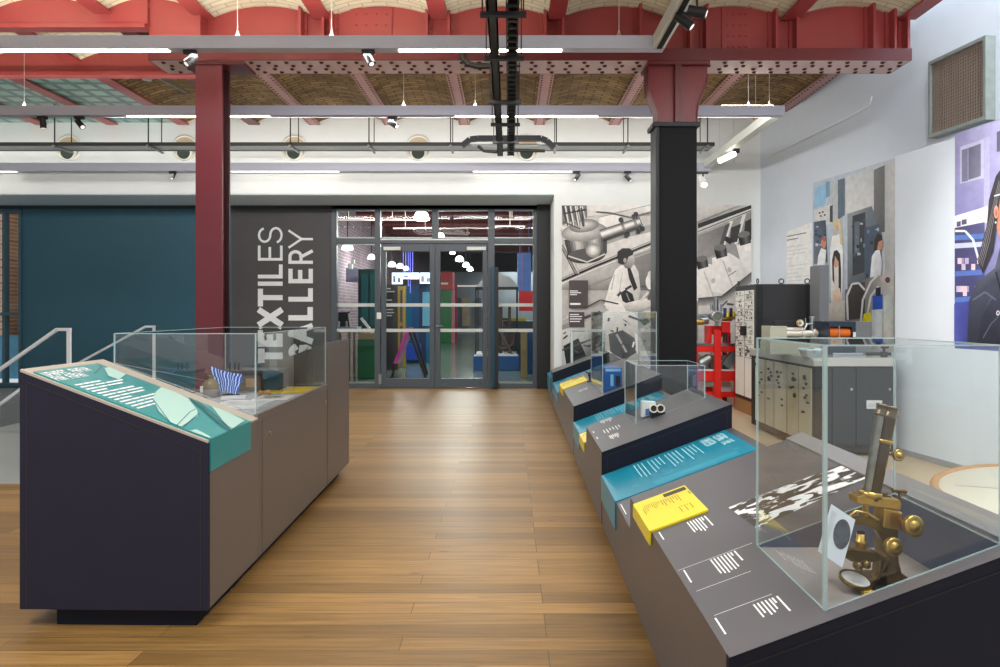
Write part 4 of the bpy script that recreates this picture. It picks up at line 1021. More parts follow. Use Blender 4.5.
mb = MB(); lbox(mb, -.60, -.37, 1.66, 1.86, ZD, ZD+.115); obj('body', mb, mat('brown_leather', (104,82,68), .5, var=.25, scale=12), r, bevel=.008)
mb = MB(); lbox(mb, -.63, -.24, 1.645, 1.88, ZD+.115, ZD+.14); lbox(mb, -.368, -.25, 1.70, 1.86, ZD, ZD+.1145); obj('lid', mb, mat('black_leather', (50,46,46), .45), r, bevel=.005)
for x in (-.585,-.55,-.525):
    mb = MB(); mb.cyl(lc(x,1.7,ZD+.14), lc(x,1.7,ZD+.19), .006, n=8); obj('pin', mb, M['black'], r)
mb = MB(); lbox(mb, -.46, -.40, 1.652, 1.6595, ZD+.03, ZD+.085); obj('clasp_plate', mb, mat('tan_plate', (160,130,96), .5), r)
def flat(name, label, cat, x0, x1, y0, y1, m, z=ZD, h=.006, inner=None, rot=0):
    p = lc((x0+x1)/2,(y0+y1)/2,z); r = thing(name, label, cat, tuple(p), LR+rot)
    W = Matrix.Translation(p) @ Matrix.Rotation(LR+rot, 4, 'Z'); a, b = (x1-x0)/2, (y1-y0)/2
    mb = MB(); mb.hexa([W@Vector(v) for v in ((-a,-b,0),(a,-b,0),(a,b,0),(-a,b,0),(-a,-b,h),(a,-b,h),(a,b,h),(-a,b,h))]); obj('sheet', mb, m, r)
    if inner:
        mb = MB()
        for u0, u1, v0, v1 in inner[0]: mb.poly([W@Vector((-a+2*a*u0,-b+2*b*v0,h+.0008)),W@Vector((-a+2*a*u1,-b+2*b*v0,h+.0008)),W@Vector((-a+2*a*u1,-b+2*b*v1,h+.0008)),W@Vector((-a+2*a*u0,-b+2*b*v1,h+.0008))])
        obj('print', mb, inner[1], r)
    return r
PW = mat('grey_white_paper', (214,214,218), .6, var=.02)
flat('open_booklet', 'pale grey open booklet lying flat at the front of the left case', 'booklet', -.36, -.10, .86, 1.13, PW, h=.014, inner=([(.49,.51,.02,.98)]+[(.08,.44,.15+.1*i,.18+.1*i) for i in range(7)]+[(.56,.92,.15+.1*i,.18+.1*i) for i in range(7)], M['grey_print']))
flat('label_card', 'white caption card lying behind the booklet in the left case', 'card', -.27, -.06, 1.24, 1.40, M['white_gloss'], inner=([(.2,.75,.45,.75),(.2,.5,.2,.3)], M['dark_print']))
flat('yellow_card', 'flat mustard yellow card near the far aisle corner of the left case', 'card', -.34, -.04, 1.55, 1.90, mat('mustard_card', (206,172,36), .4), inner=([(.15,.6,.25,.32),(.15,.5,.42,.48),(.15,.55,.58,.64)], M['olive_print']))
flat('folded_paper', 'folded white paper lying between the bottle and the striped cloth', 'paper', -.48, -.34, 1.26, 1.38, PW, h=.01, rot=.3, inner=([(.1,.9,.3,.34),(.1,.9,.6,.64)], M['grey_print']))
r, p = rest('wooden_spool', 'little orange wooden spool beside the striped cloth', 'spool', -.26, 1.43)
mb = MB(); a_ = lc(-.29,1.42,ZD+.018); b_ = lc(-.23,1.45,ZD+.018); d_ = (b_-a_); mb.lathe([(0,0),(.018,0),(.018,.012),(.009,.016),(.009,.05),(.018,.054),(.018,.066),(0,.066)], a_, d_, 14); obj('body', mb, mat('orange_wood', (196,130,62), .4), r)
flat('small_tag', 'tiny white square tag at the back left of the left case', 'tag', -.74, -.68, 1.60, 1.66, M['white_gloss'], h=.04, inner=([(.2,.8,.4,.6)], M['grey_print']))

# ================================================================== RIGHT BENCH, four saw-tooth units
SL = .37; ZT, ZLO, WB_ = .495, .36, .745
def bxx(v): return .498+.0095*v
def bp(v, s, z): return Vector((bxx(v)+s, v, z))
def bs(v, s, zb, off=0): return Vector((bxx(v)+s, v, zb+SL*s+off))
def binv(px, py, zb):
    r = ray(px, py)
    v = (CH-zb+SL*.498)/(SL*r.x-SL*.0095-r.z)
    return v, r.x*v-bxx(v)
def bblock(mb, v0, v1, zb, s0=0, s1=WB_, mi=0, z0=.075, sides=True):
    mb.hexa([bp(v0,s0,z0),bp(v0,s1,z0),bp(v1,s1,z0),bp(v1,s0,z0),bs(v0,s0,zb),bs(v0,s1,zb),bs(v1,s1,zb),bs(v1,s0,zb)], mi)
def squad(mb, v0, v1, s0, s1, zb, off=.0015, mi=0):
    mb.poly([bs(v0,s0,zb,off),bs(v1,s0,zb,off),bs(v1,s1,zb,off),bs(v0,s1,zb,off)], mi)
def tline(mb, p0, p1, zb, w=.0045, off=.0015):
    """a line of small print between two surface points (v, s)"""
    (v0,s0),(v1,s1) = p0, p1; d = math.hypot(v1-v0,s1-s0); a, b = -(s1-s0)/d*w/2, (v1-v0)/d*w/2
    mb.poly([bs(v0+a,s0+b,zb,off),bs(v1+a,s1+b,zb,off),bs(v1-a,s1-b,zb,off),bs(v0-a,s0-b,zb,off)])
def para(mb, v0, s0, length, n, zb, gap=.018, w=.0045, head=True, rng=random.Random(3)):
    """n lines running towards the camera from v0, stacked up the slope from s0; heading uppermost"""
    for i in range(n):
        L = length*(1 if i == n-2 else .75+.3*rng.random())
        tline(mb, (v0,s0+gap*i), (v0-L,s0+gap*i), zb, w)
    if head: tline(mb, (v0,s0+gap*(n+.8)), (v0-length*.8,s0+gap*(n+.8)), zb, w*1.3)
def bench(label, v0, v1, v2, teal=None, hoodspec=None, well=None):
    """v0..v1 raised block, v1..v2 lower block"""
    r = thing('display_bench', label, 'display bench', tuple(bp(v0,0,0)))
    mb = MB()
    e = .02
    if well is None: bblock(mb, v0+e, v1, ZT)
    else:
        va, vb, sa, sb, zf = well
        bblock(mb, v0+e, va, ZT); bblock(mb, vb, v1, ZT); bblock(mb, va, vb, ZT, 0, sa); bblock(mb, va, vb, ZT, sb, WB_)
        mb.hexa([bp(va,sa,.075),bp(va,sb,.075),bp(vb,sb,.075),bp(vb,sa,.075),bp(va,sa,zf),bp(va,sb,zf),bp(vb,sb,zf),bp(vb,sa,zf)])
    bblock(mb, v1, v2-.001, ZLO)
    obj('carcass', mb, mat('grey_brown_laminate', (86,81,83), .38, var=.05, scale=2.5, stretch=(1,1,.2)), r)
    mb = MB()   # tops
    if well is None: squad(mb, v0, v1, 0, WB_, ZT, .0008)
    else:
        squad(mb, v0, va, 0, WB_, ZT, .0008); squad(mb, vb, v1, 0, WB_, ZT, .0008); squad(mb, va, vb, 0, sa, ZT, .0008); squad(mb, va, vb, sb, WB_, ZT, .0008)
    squad(mb, v1, v2, 0, WB_, ZLO, .0008)
    obj('sloping_top', mb, M['lam_top'], r)
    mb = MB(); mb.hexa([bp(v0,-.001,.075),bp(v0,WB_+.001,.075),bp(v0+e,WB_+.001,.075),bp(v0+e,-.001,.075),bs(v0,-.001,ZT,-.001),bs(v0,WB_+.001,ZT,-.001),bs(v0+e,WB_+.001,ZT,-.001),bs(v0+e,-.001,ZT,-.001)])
    obj('end_panel', mb, M['lam_navy_shaded'], r)
    mb = MB(); d = -.001
    mb.poly([bp(v0+d,.0,ZT-.03),bp(v0+d,WB_,ZT+SL*WB_-.03),bp(v0+d,WB_,ZT+SL*WB_-.034),bp(v0+d,0,ZT-.034)]); mb.poly([bp(v0+d,WB_-.03,.1),bp(v0+d,WB_-.026,.1),bp(v0+d,WB_-.026,ZT+SL*WB_-.05),bp(v0+d,WB_-.03,ZT+SL*WB_-.05)])
    mb.poly([bp(v0+d,.03,.1),bp(v0+d,.034,.1),bp(v0+d,.034,ZT-.03),bp(v0+d,.03,ZT-.03)])
    obj('seam_line', mb, mat('black_seam', (12,13,18), .6), r)
    mb = MB(); mb.hexa([bp(v0+.06,.03,0),bp(v0+.06,WB_-.06,0),bp(v2-.001,WB_-.06,0),bp(v2-.001,.03,0),bp(v0+.06,.03,.075),bp(v0+.06,WB_-.06,.075),bp(v2-.001,WB_-.06,.075),bp(v2-.001,.03,.075)])
    obj('plinth', mb, M['black'], r)
    if teal:
        a, b, s1, drop = teal
        mb = MB()
        mb.hexa([bs(a,-.004,ZLO,.001),bs(a,s1,ZLO,.001),bs(b,s1,ZLO,.001),bs(b,-.004,ZLO,.001),bs(a,-.004,ZLO,.007),bs(a,s1,ZLO,.007),bs(b,s1,ZLO,.007),bs(b,-.004,ZLO,.007)])
        mb.hexa([bp(a,-.007,ZLO-drop),bp(a,-.001,ZLO-drop),bp(b,-.001,ZLO-drop),bp(b,-.007,ZLO-drop),bp(a,-.007,ZLO+.005),bp(a,-.001,ZLO+.005),bp(b,-.001,ZLO+.005),bp(b,-.007,ZLO+.005)])
        gpn = obj('graphic_panel', mb, M['teal'], r, label='teal text panel folded over the aisle edge')
    if hoodspec:
        a, b, s0, s1, zt, zbs = hoodspec
        hd = hood(r, [(a,s0),(a,s1),(b,s1),(b,s0)], zt, zbs, lambda v, s, z: bp(v, s, z), thick=well is not None)
    return r
sA, sB = .756-.515, 1.183-.517
well = (1.595, 2.045, sA, sB, .578)
A = bench('nearest saw-tooth display bench right of the aisle, holding the brass microscope', 1.552, 2.895, 3.829, teal=(3.29,3.815,.70,.135),
          hoodspec=(1.597,2.043,sA+.002,sB-.002,1.22,[ZT+SL*sA+.002,ZT+SL*sB+.002,ZT+SL*sB+.002,ZT+SL*sA+.002]), well=well)
Bn = bench('second saw-tooth display bench, with a low square glass hood', 3.829, 4.681, 5.68, teal=(5.127,5.66,.70,.12),
          hoodspec=(4.22,4.64,.265,.70,.962,[ZT+SL*.265,ZT+SL*.70,ZT+SL*.70,ZT+SL*.265]))
Cn = bench('third saw-tooth display bench, with a tall glass hood around a blue box', 5.68, 7.62, 8.845, teal=(7.75,8.82,.70,.12),
          hoodspec=(5.76,6.62,.255,.72,1.30,[ZT+SL*.255,ZT+SL*.72,ZT+SL*.72,ZT+SL*.255]))
Dn = bench('furthest saw-tooth display bench, against the microscope mural', 8.845, 9.30, 10.30, teal=(9.4,10.25,.70,.2),
          hoodspec=(8.9,9.26,.27,.70,1.04,[ZT+SL*.27,ZT+SL*.70,ZT+SL*.70,ZT+SL*.27]))
# details of bench A
mb = MB(); mb.hexa([bs(1.56,sB+.01,ZT,.001),bs(1.56,WB_,ZT,.001),bs(2.895,WB_,ZT,.001),bs(2.895,sB+.01,ZT,.001),bs(1.56,sB+.01,ZT,.008),bs(1.56,WB_,ZT,.008),bs(2.895,WB_,ZT,.008),bs(2.895,sB+.01,ZT,.008)])
obj('lit_back_strip', mb, M['lam_top_lit'], A)
mb = MB(); mb.poly([bp(well[0]+.003,sA+.003,.5795),bp(well[1]-.003,sA+.003,.5795),bp(well[1]-.003,sB-.003,.5795),bp(well[0]+.003,sB-.003,.5795)]); obj('showcase_deck', mb, mat('warm_grey_deck', (132,124,122), .6, var=.03), A)
mb = MB()
def wallq(a, b): mb.poly([bp(a[0],a[1],.579),bp(b[0],b[1],.579),bs(b[0],b[1],ZT,-.001),bs(a[0],a[1],ZT,-.001)])
wallq((well[1]-.002,sA),(well[1]-.002,sB)); wallq((well[0],sB-.002),(well[1],sB-.002)); wallq((well[0]+.002,sB),(well[0]+.002,sA))
obj('well_lining', mb, mat('blue_grey_lining', (78,88,110), .45), A)
mb = MB()
def pl(zb, *pts):
    for p0, p1 in zip(pts[::2], pts[1::2]): tline(mb, binv(*p0,zb), binv(*p1,zb), zb)
def block(zb, a, b, head0, head1, n):
    v0, s0 = binv(*a, zb); v1, s1 = binv(*b, zb); hv0, hs0 = binv(*head0, zb); hv1, hs1 = binv(*head1, zb)
    rg = random.Random(int(a[0]))
    span = hs0-s0
    for i in range(n):
        s = s0+span*(i/(n+1.0)); L = (v0-v1)*(.72+.3*rg.random()); tline(mb, (v0,s), (v0-L,s), zb, .0042)
    tline(mb, (hv0,hs0), (hv1,hs0), zb, .0048); tline(mb, (hv0,hs0-.012), (hv0-(hv0-hv1)*.35,hs0-.012), zb, .0048)
block(ZT,(687,522.5),(696.4,534.6),(704.3,516.2),(713.2,525.7),5)
block(ZT,(710.5,560),(722.9,577),(734.3,551.4),(744.8,560),6)
block(ZT,(753.6,605),(764,618.6),(776.7,596.6),(791.4,611),5)
pl(ZT,(659,532.5),(663.8,540),(683.8,570.5),(691.4,582.9),(715.2,618.5),(725.7,634.7))
for p0, p1 in (((696.2,591.8),(751,571.5)),((714.3,616),(772,594.5)),((678,571),(752,543.5))): tline(mb, binv(*p0,ZT), binv(*p1,ZT), ZT, .0018)
tline(mb, (3.24,.014), (3.08,.014), ZLO, .004)
obj('lettering', mb, M['white_print'], A)
# black and white printed photograph on the slope
mm = bpy.data.materials.new('contrasty_print'); mm.use_nodes = True
nt = mm.node_tree; bn = nt.nodes['Principled BSDF']; bn.inputs['Roughness'].default_value = .4
tc = nt.nodes.new('ShaderNodeTexCoord'); mp_ = nt.nodes.new('ShaderNodeMapping'); mp_.inputs['Scale'].default_value = (13,26,13); mp_.inputs['Rotation'].default_value = (0,0,.5)
nz = nt.nodes.new('ShaderNodeTexNoise'); nz.inputs['Scale'].default_value = 1.0; nz.inputs['Detail'].default_value = 5; nz.inputs['Distortion'].default_value = .8
rp = nt.nodes.new('ShaderNodeValToRGB'); rp.color_ramp.elements[0].position = .49; rp.color_ramp.elements[0].color = lin((58,52,48)); rp.color_ramp.elements[1].position = .53; rp.color_ramp.elements[1].color = lin((226,226,228))
nt.links.new(tc.outputs['Object'], mp_.inputs['Vector']); nt.links.new(mp_.outputs['Vector'], nz.inputs['Vector']); nt.links.new(nz.outputs['Fac'], rp.inputs['Fac']); nt.links.new(rp.outputs['Color'], bn.inputs['Base Color'])
q0 = [binv(*p, ZT) for p in ((728.4,508),(757,529),(868,478),(844,464))]
mb = MB(); mb.poly([bs(v, s, ZT, .002) for v, s in q0]); obj('photo_print', mb, mm, A)
def card(parent, v0, v1, s1, zb, drop, detail=False):
    mb = MB()
    mb.hexa([bs(v0,-.006,zb,.002),bs(v0,s1,zb,.002),bs(v1,s1,zb,.002),bs(v1,-.006,zb,.002),bs(v0,-.006,zb,.01),bs(v0,s1,zb,.01),bs(v1,s1,zb,.01),bs(v1,-.006,zb,.01)])
    mb.hexa([bp(v0,-.01,zb-drop),bp(v0,-.003,zb-drop),bp(v1,-.003,zb-drop),bp(v1,-.01,zb-drop),bp(v0,-.01,zb+.007),bp(v0,-.003,zb+.007),bp(v1,-.003,zb+.007),bp(v1,-.01,zb+.007)])
    c = obj('yellow_card', mb, M['yellow'], parent, label='yellow text card folded over the aisle edge')
    mb = MB(); mt = MB(); L = v1-v0
    v = lambda f: v1-L*f
    zz = zb+.0112
    def q(mbx, f0, f1, a, b): mbx.poly([bs(v(f0),a*s1,zz),bs(v(f1),a*s1,zz),bs(v(f1),b*s1,zz),bs(v(f0),b*s1,zz)])
    q(mb, .05, .17, .53, .97); 
    for i in range(8): q(mt, .22, .22+.26*(.7+.3*math.sin(i*2.1)), .42+.045*i, .435+.045*i)
    for i in range(9): q(mt, .20, .20+.25*(.7+.3*math.sin(i*1.3+1)), .1+.034*i, .11+.034*i)
    for i in range(5): q(mt, .62, .62+.2*(.6+.4*math.sin(i*2.9+2)), .62+.05*i, .635+.05*i)
    q(mt, .24, .36, .95, .975); q(mt, .3, .5, .06, .075)
    obj('picture_strip', mb, M['dark_print'], c); obj('small_print', mt, M['olive_print'], c)
    return c
card(A, 2.43, 2.77, .205, ZT, .045)
card(Bn, 4.76, 5.10, .10, ZLO, .06)
card(Cn, 6.88, 7.39, .25, ZT, .06)
# teal panel prints
def teal_prints(parent, a, b, big):
    gpn = [c for c in parent.children if c.name.startswith('graphic_panel')][0]
    zb = ZLO+.0075
    mb = MB(); L = b-a
    rg = random.Random(9)
    if big:
        fn = lambda x, y, lift=0: bs(b-.045-x, .47+y, zb, lift)
        def word(txt, x, y, h):
            for ch in txt:
                if ch == ' ': x += h*.45; continue
                glyph(mb, ch, lambda p, q, lift: bs(b-.045-p, y+q, zb, .0008+lift*.1), x, 0, h*.5, h, h*.14); x += h*.5*GLYPH[ch][0]+h*.22
        word('SEEING THE', 0.0, .615, .05); word('UNSEEN', .0, .545, .05)
    else:
        for k, s in enumerate((.60,.54)):
            n_ = 10-2*k
            lettering(mb, 0, 0, .38*L, .036, n_, (4,), lambda x, y, up, s=s: bs(b-.06-y, s+up, zb, .001))
    i = 0; s = .50
    while s > .16:
        n_ = rg.choice((3,4)) if big else 3
        Ls = L*(.30+.25*rg.random())
        tline(mb, (b-.05,s), (b-.05-Ls,s), zb, .0045); s -= .021
        i += 1
        if i % 4 == 0: s -= .012
    obj('lettering', mb, mat('pale_blue_print', (176,222,232), .5), gpn)
    mb = MB(); squad(mb, a+.02, a+.09, .2, .62, zb, .001); 
    for s0 in (.1,.62): squad(mb, a+.10, a+.14, s0, s0+.03, zb, .0011)
    squad(mb, a+.11, a+.15, .26, .31, zb, .0012)
    obj('pale_band', mb, mat('band_teal', (34,146,172), .35), gpn)
teal_prints(A, 3.29, 3.815, True); teal_prints(Bn, 5.127, 5.66, False); teal_prints(Cn, 7.75, 8.82, False); teal_prints(Dn, 9.4, 10.25, False)
# small captions on benches B, C, D
for par, pts in ((Bn, [((604,431.5),(622,425)),((610,437),(619,433)),((601,422),(613,418))]), (Cn, [((579,391),(589,388))])):
    mb = MB()
    for (p0, p1) in pts:
        v0, s0 = binv(*p0, ZT); v1, s1 = binv(*p1, ZT)
        for i in range(6):
            s = s0+(s1-s0)*i/6; tline(mb, (v0+.04,s), (v0-.06-.03*math.sin(i*2),s), ZT, .005)
    if par is Bn:
        for v_ in (4.45,4.25): tline(mb, (v_,.02), (v_-.06,.02), ZT, .006)
    obj('lettering', mb, M['white_print'], par)
mb = MB(); tline(mb, (8.2,.1),(7.9,.1),ZLO,.01); 
# ================================================================== brass microscope
VM = 1.76
def mp(px, py, dy=0): return P(px, py, VM+dy)
ms = thing('microscope', 'antique brass binocular microscope under the nearest glass hood', 'microscope', (P(890,588,VM).x, VM, .5795))
ZW = .5796
BR, DB, TB = M['brass'], M['dark_brass'], M['tube_black']
# foot: flared claw base
mb = MB()
c = P(889,0,VM); 
foot = [(872,594),(884,590),(889,560),(887,545),(898,541),(899,560),(903,578),(909,588),(912,593)]
pts = [P(a,b,VM-.03) for a, b in foot]
for p in pts: p.z = max(p.z, ZW)
mb.prism(pts, (0,.07,0)); mb.box(P(866,0,VM).x, P(913,0,VM).x, VM-.05, VM+.075, ZW, ZW+.012)
obj('foot', mb, DB, ms, bevel=.004)
mb = MB(); mb.prism([mp(889,548,-.012),mp(882,540,-.012),mp(877,531,-.012),mp(866,526,-.012),mp(849,525.5,-.012),mp(843,522.5,-.012),mp(845,518,-.012),mp(860,517,-.012),mp(880,517.5,-.012),mp(893,520,-.012),mp(899,526,-.012),mp(899,548,-.012)], (0,.03,0)); obj('arched_limb', mb, DB, ms, bevel=.004)
mb = MB(); mb.prism([mp(857,497,-.02),mp(864,495,-.02),mp(900,500,-.02),mp(902,504,-.02),mp(901,511,-.02),mp(880,508,-.02),mp(857,504,-.02)], (0,.045,0)); mb.cyl(mp(866,503.5,.0),mp(866,520,.0),.009,n=14); obj('nose_bracket', mb, BR, ms, bevel=.003)
mb = MB(); mb.prism([mp(884,508,-.02),mp(897,511,-.02),mp(903,513,-.02),mp(903,531,-.02),mp(883,528,-.02)], (0,.05,0)); obj('rack_housing', mb, BR, ms, bevel=.004)
mb = MB(); a, b = mp(867.5,500), mp(881,414); mb.cyl(a, b, .0135, .0150, n=20); obj('body_tube', mb, mat('worn_steel_tube', (150,148,140), .3, .9, var=.3, scale=40), ms)
mb = MB(); a2, b2 = mp(873,500,-.006), mp(890,415,-.012); mb.cyl(a2, b2, .0150, .0165, n=20); obj('body_tube', mb, mat('bronze_tube', (92,78,60), .25, .9, var=.2), ms)
for (pa, pb, dy) in (((881,416),(883.5,404.5),0),((889.6,418),(892.2,406.5),-.012)):
    mb = MB(); A_, B_ = mp(*pa,dy), mp(*pb,dy); d = (B_-A_); mb.lathe([(.0165,0),(.0178,.002),(.0178,.009),(.0155,.011),(.0155,d.length-.006),(.0172,d.length-.004),(.0172,d.length),(.011,d.length+.001),(0,d.length-.002)], A_, d, 20); obj('eyepiece', mb, mat('blackened_brass', (120,108,90), .25, .9), ms)
mb = MB(); A_ = mp(870,497,-.003); d = (mp(884,412)-A_).normalized(); mb.lathe([(.026,0),(.028,.004),(.028,.012),(.022,.016)], A_, d, 22); obj('collar', mb, BR, ms)
mb = MB(); A_ = mp(884,440,-.02); mb.lathe([(.0172,0),(.019,.002),(.019,.008),(.0172,.01)], mp(884.3,443,-.009), (mp(890,415)-mp(873,500)), 20); obj('tube_ring', mb, BR, ms)
def wheel(px, py, r, dy, name='focus_wheel', depth=.016, ax=(.16,-1,.12)):
    c = mp(px, py, dy); mb = MB(); mb.lathe([(0,-.012),(r*.3,-.012),(r*.35,0),(r*.95,0),(r,.003),(r,depth-.003),(r*.9,depth),(r*.62,depth-.003),(r*.5,depth-.002),(r*.42,depth+.003),(0,depth+.004)], c, ax, 26); obj(name, mb, BR, ms)
wheel(911,525.5,.0275,-.045); wheel(891,546,.0235,-.055); wheel(896.6,455,.0155,-.01, 'eyepiece_knob', .012)
mb = MB(); mb.cyl(mp(886,453,-.008), mp(897,455,-.006), .004, n=8); mb.cyl(mp(897,521,-.0), mp(911,525.5,-.04), .006, n=8); obj('spindle', mb, BR, ms)
mb = MB(); mb.cyl(mp(899.5,503),mp(899.5,492),.004,n=8); mb.cyl(mp(894,490.5),mp(905,491.5),.0045,n=10); mb.ball(mp(894,490.5),.006,10); mb.ball(mp(905,491.5),.006,10); mb.cyl(mp(885,502),mp(885,493),.006,n=10); mb.cyl(mp(889,502),mp(889,496),.005,n=10); obj('thumbscrew', mb, DB, ms)
mb = MB(); mb.lathe([(0,0),(.012,0),(.017,.004),(.017,.012),(.0135,.014),(.0135,.044),(.0155,.046),(.0155,.052),(.011,.054),(.011,.07),(0,.071)], mp(861,560,-.005), (0,0,1), 20); obj('objective', mb, BR, ms)
mb = MB(); mb.lathe([(0,0),(.010,0),(.010,.018),(0,.02)], mp(861,538,-.005), (0,0,1), 16); obj('objective_cap', mb, TB, ms)
mb = MB(); mb.prism([mp(842,552,-.03),mp(852,548,-.03),mp(878,553,-.03),mp(884,560,-.03),mp(870,563,-.03),mp(852,562,-.03),mp(843,557,-.03)], (0,.07,0)); obj('stage', mb, DB, ms, bevel=.003)
for px, py in ((866,564.5),(841.5,551.5),(858,566)):
    mb = MB(); mb.lathe([(0,-.01),(.009,-.01),(.0105,-.006),(.0105,.006),(.006,.01),(0,.011)], mp(px,py,-.045), (.2,-1,.1), 14); obj('stage_knob', mb, DB, ms)
mb = MB(); c = mp(855,580.5,-.03); ax = Vector((.12,-.25,1)); mb.lathe([(.034,-.004),(.039,-.003),(.0405,.003),(.039,.008),(.035,.008),(.034,.004)], c, ax, 28); obj('mirror_ring', mb, DB, ms)
mb = MB(); mb.lathe([(.0345,.005),(.02,.0035),(0,.003)], c, ax, 28); mb.lathe([(.0345,-.003),(0,-.004)], c, ax, 28); obj('mirror', mb, mat('white_mirror_reflection', (206,208,212), .25), ms)  # the mirror's white reflection is put into a plain colour
mb = MB(); mb.tube([mp(869,583,-.03),mp(875,580,-.02),mp(879,570,-.005),mp(880,558,0)], .006, 8); obj('mirror_arm', mb, DB, ms)
mb = MB(); mb.tube([mp(899,545,.03),mp(885,543,.03),mp(881,530,.03),mp(887,520,.03)], .007, 8); mb.tube([mp(845,520,-.02),mp(856,511,-.02),mp(867,513,-.02),mp(878,520,-.02)], .004, 8); mb.tube([mp(858,513,.02),mp(872,522,.02),mp(886,524,.02)], .004, 8); obj('stay_rod', mb, BR, ms)
# the small photograph leaning beside it, and the yellow tag
r = thing('photo_card', 'pale glossy photograph of a round specimen leaning behind the microscope', 'card', tuple(Vector((P(838,0,1.80).x,1.80,ZW))))
cc = [P(831,504,1.715),P(855,520,1.70),P(842,570,1.655),P(817.5,551,1.675)]
cc[2] = cc[1]+cc[3]-cc[0]
zmin = min(p.z for p in cc); 
for p in cc: p.z += max(0, ZW+.0008-zmin)
nn = (cc[1]-cc[0]).cross(cc[3]-cc[0]).normalized(); nn = nn if nn.y < 0 else -nn
mb = MB(); mb.prism([p for p in cc], nn*.002); obj('sheet', mb, mat('glossy_photo_paper', (196,206,216), .25), r)
def cf(u, v, off): return cc[0]+(cc[1]-cc[0])*u+(cc[3]-cc[0])*v+nn*off
mb = MB(); mb.poly([cf(.66+.32*math.cos(t*.3142),.42+.3*math.sin(t*.3142),.0026) for t in range(20)]); obj('picture', mb, mat('specimen_print', (62,70,82), .25, var=.5, scale=60), r)
mb = MB(); mb.poly([cf(.08,.1,.0026),cf(.28,.1,.0026),cf(.28,.95,.0026),cf(.08,.95,.0026)]); obj('pale_margin', mb, mat('grey_margin', (176,184,190), .3, var=.2, scale=40), r)
mb = MB(); c = P(868,594,VM-.065); c.z = ZW; mb.box(c.x-.013,c.x+.011,c.y-.008,c.y+.01,ZW,ZW+.012); o = obj('yellow_tag', mb, mat('orange_yellow', (240,186,36), .4)); tag(o, 'tiny orange-yellow tag at the foot of the microscope', 'tag')

# ================================================================== things under the other hoods
v, s = binv(648,417,ZT)
r = thing('picture_block', 'small white block with a blue picture under the low glass hood', 'block', tuple(bs(v,s,ZT,.001)))
def vb(px, py, dv=0): return P(px, py, v+dv)
mb = MB(); b0 = [vb(642,418),vb(646.5,418.5),vb(646.5,401.5),vb(642,402)]
mb.prism([vb(642,417.5),vb(655,414),vb(656,402),vb(642,401.5)], (0,.05,0)); obj('block', mb, M['wall_white'], r, bevel=.003)
mb = MB(); mb.poly([vb(645.5,415.7,-.002),vb(654.5,413.4,-.002),vb(654.5,408,-.002),vb(645.5,409,-.002)]); obj('picture', mb, mat('blue_photo', (70,120,180), .4, var=.3, scale=30), r)
v2, s2 = binv(660,414,ZT)
r = thing('lens_holder', 'cream double-arched lens holder with two dark lenses beside the white block', 'instrument', tuple(bs(v2,s2,ZT,.001)))
mb = MB()
for px in (653.5,660.5):
    cc_ = P(px,408.5,v2-.05); mb.lathe([(.020,-.01),(.026,-.01),(.027,0),(.026,.012),(.020,.012),(.020,-.01)], cc_, (0,-1,.1), 20)
obj('frame', mb, M['cream'], r)
mb = MB()
for px in (653.5,660.5): mb.cyl(P(px,408.5,v2-.052), P(px,408.5,v2-.04), .019, n=18)
obj('lens', mb, M['black'], r)
mb = MB(); mb.box(P(650,0,v2).x, P(668,0,v2).x, v2-.045, v2+.02, bs(v2,s2-.04,ZT).z-.01, bs(v2,s2,ZT).z+.012); obj('base', mb, M['black'], r)
v3, s3 = binv(612,390,ZT)
r = thing('blue_instrument', 'blue box instrument with a slotted front inside the tall glass hood', 'instrument', tuple(bs(v3,s3,ZT,.001)))
x0, x1 = P(604.5,0,v3).x, P(622,0,v3).x; zz0 = bs(v3,x0-bxx(v3),ZT).z; zt3 = P(0,368,v3).z
mb = MB(); mb.hexa([(x0,v3,zz0+.002),(x1,v3,zz0+SL*(x1-x0)+.002),(x1,v3+.3,zz0+SL*(x1-x0)+.002),(x0,v3+.3,zz0+.002),(x0,v3,zt3),(x1,v3,zt3),(x1,v3+.3,zt3),(x0,v3+.3,zt3)]); obj('body', mb, M['blue'], r, bevel=.006)
mb = MB(); bb(mb,610.5,613.5,374.5,386,v3-.004,.004); bb(mb,605.5,621,369,371.5,v3-.004,.004); obj('pale_strip', mb, mat('sky_strip', (120,180,214), .4), r)
mb = MB(); bb(mb,615.8,620.2,376,386.0,v3-.004,.004); obj('opening', mb, M['black'], r)
v4, s4 = binv(590,382,ZT)
r = thing('tiny_stand', 'small black pointed stand on the third bench, left of the tall hood', 'stand', tuple(bs(v4,s4,ZT,.001)))
c = bs(v4,s4,ZT,.001); mb = MB(); mb.lathe([(0,0),(.03,0),(.03,.01),(.012,.015),(.012,.05),(.022,.06),(.02,.085),(.008,.1),(0,.105)], c, n=14); mb.bar(c+Vector((0,0,.075)), c+Vector((-.045,0,.1)), .012, .012); obj('body', mb, M['black'], r)

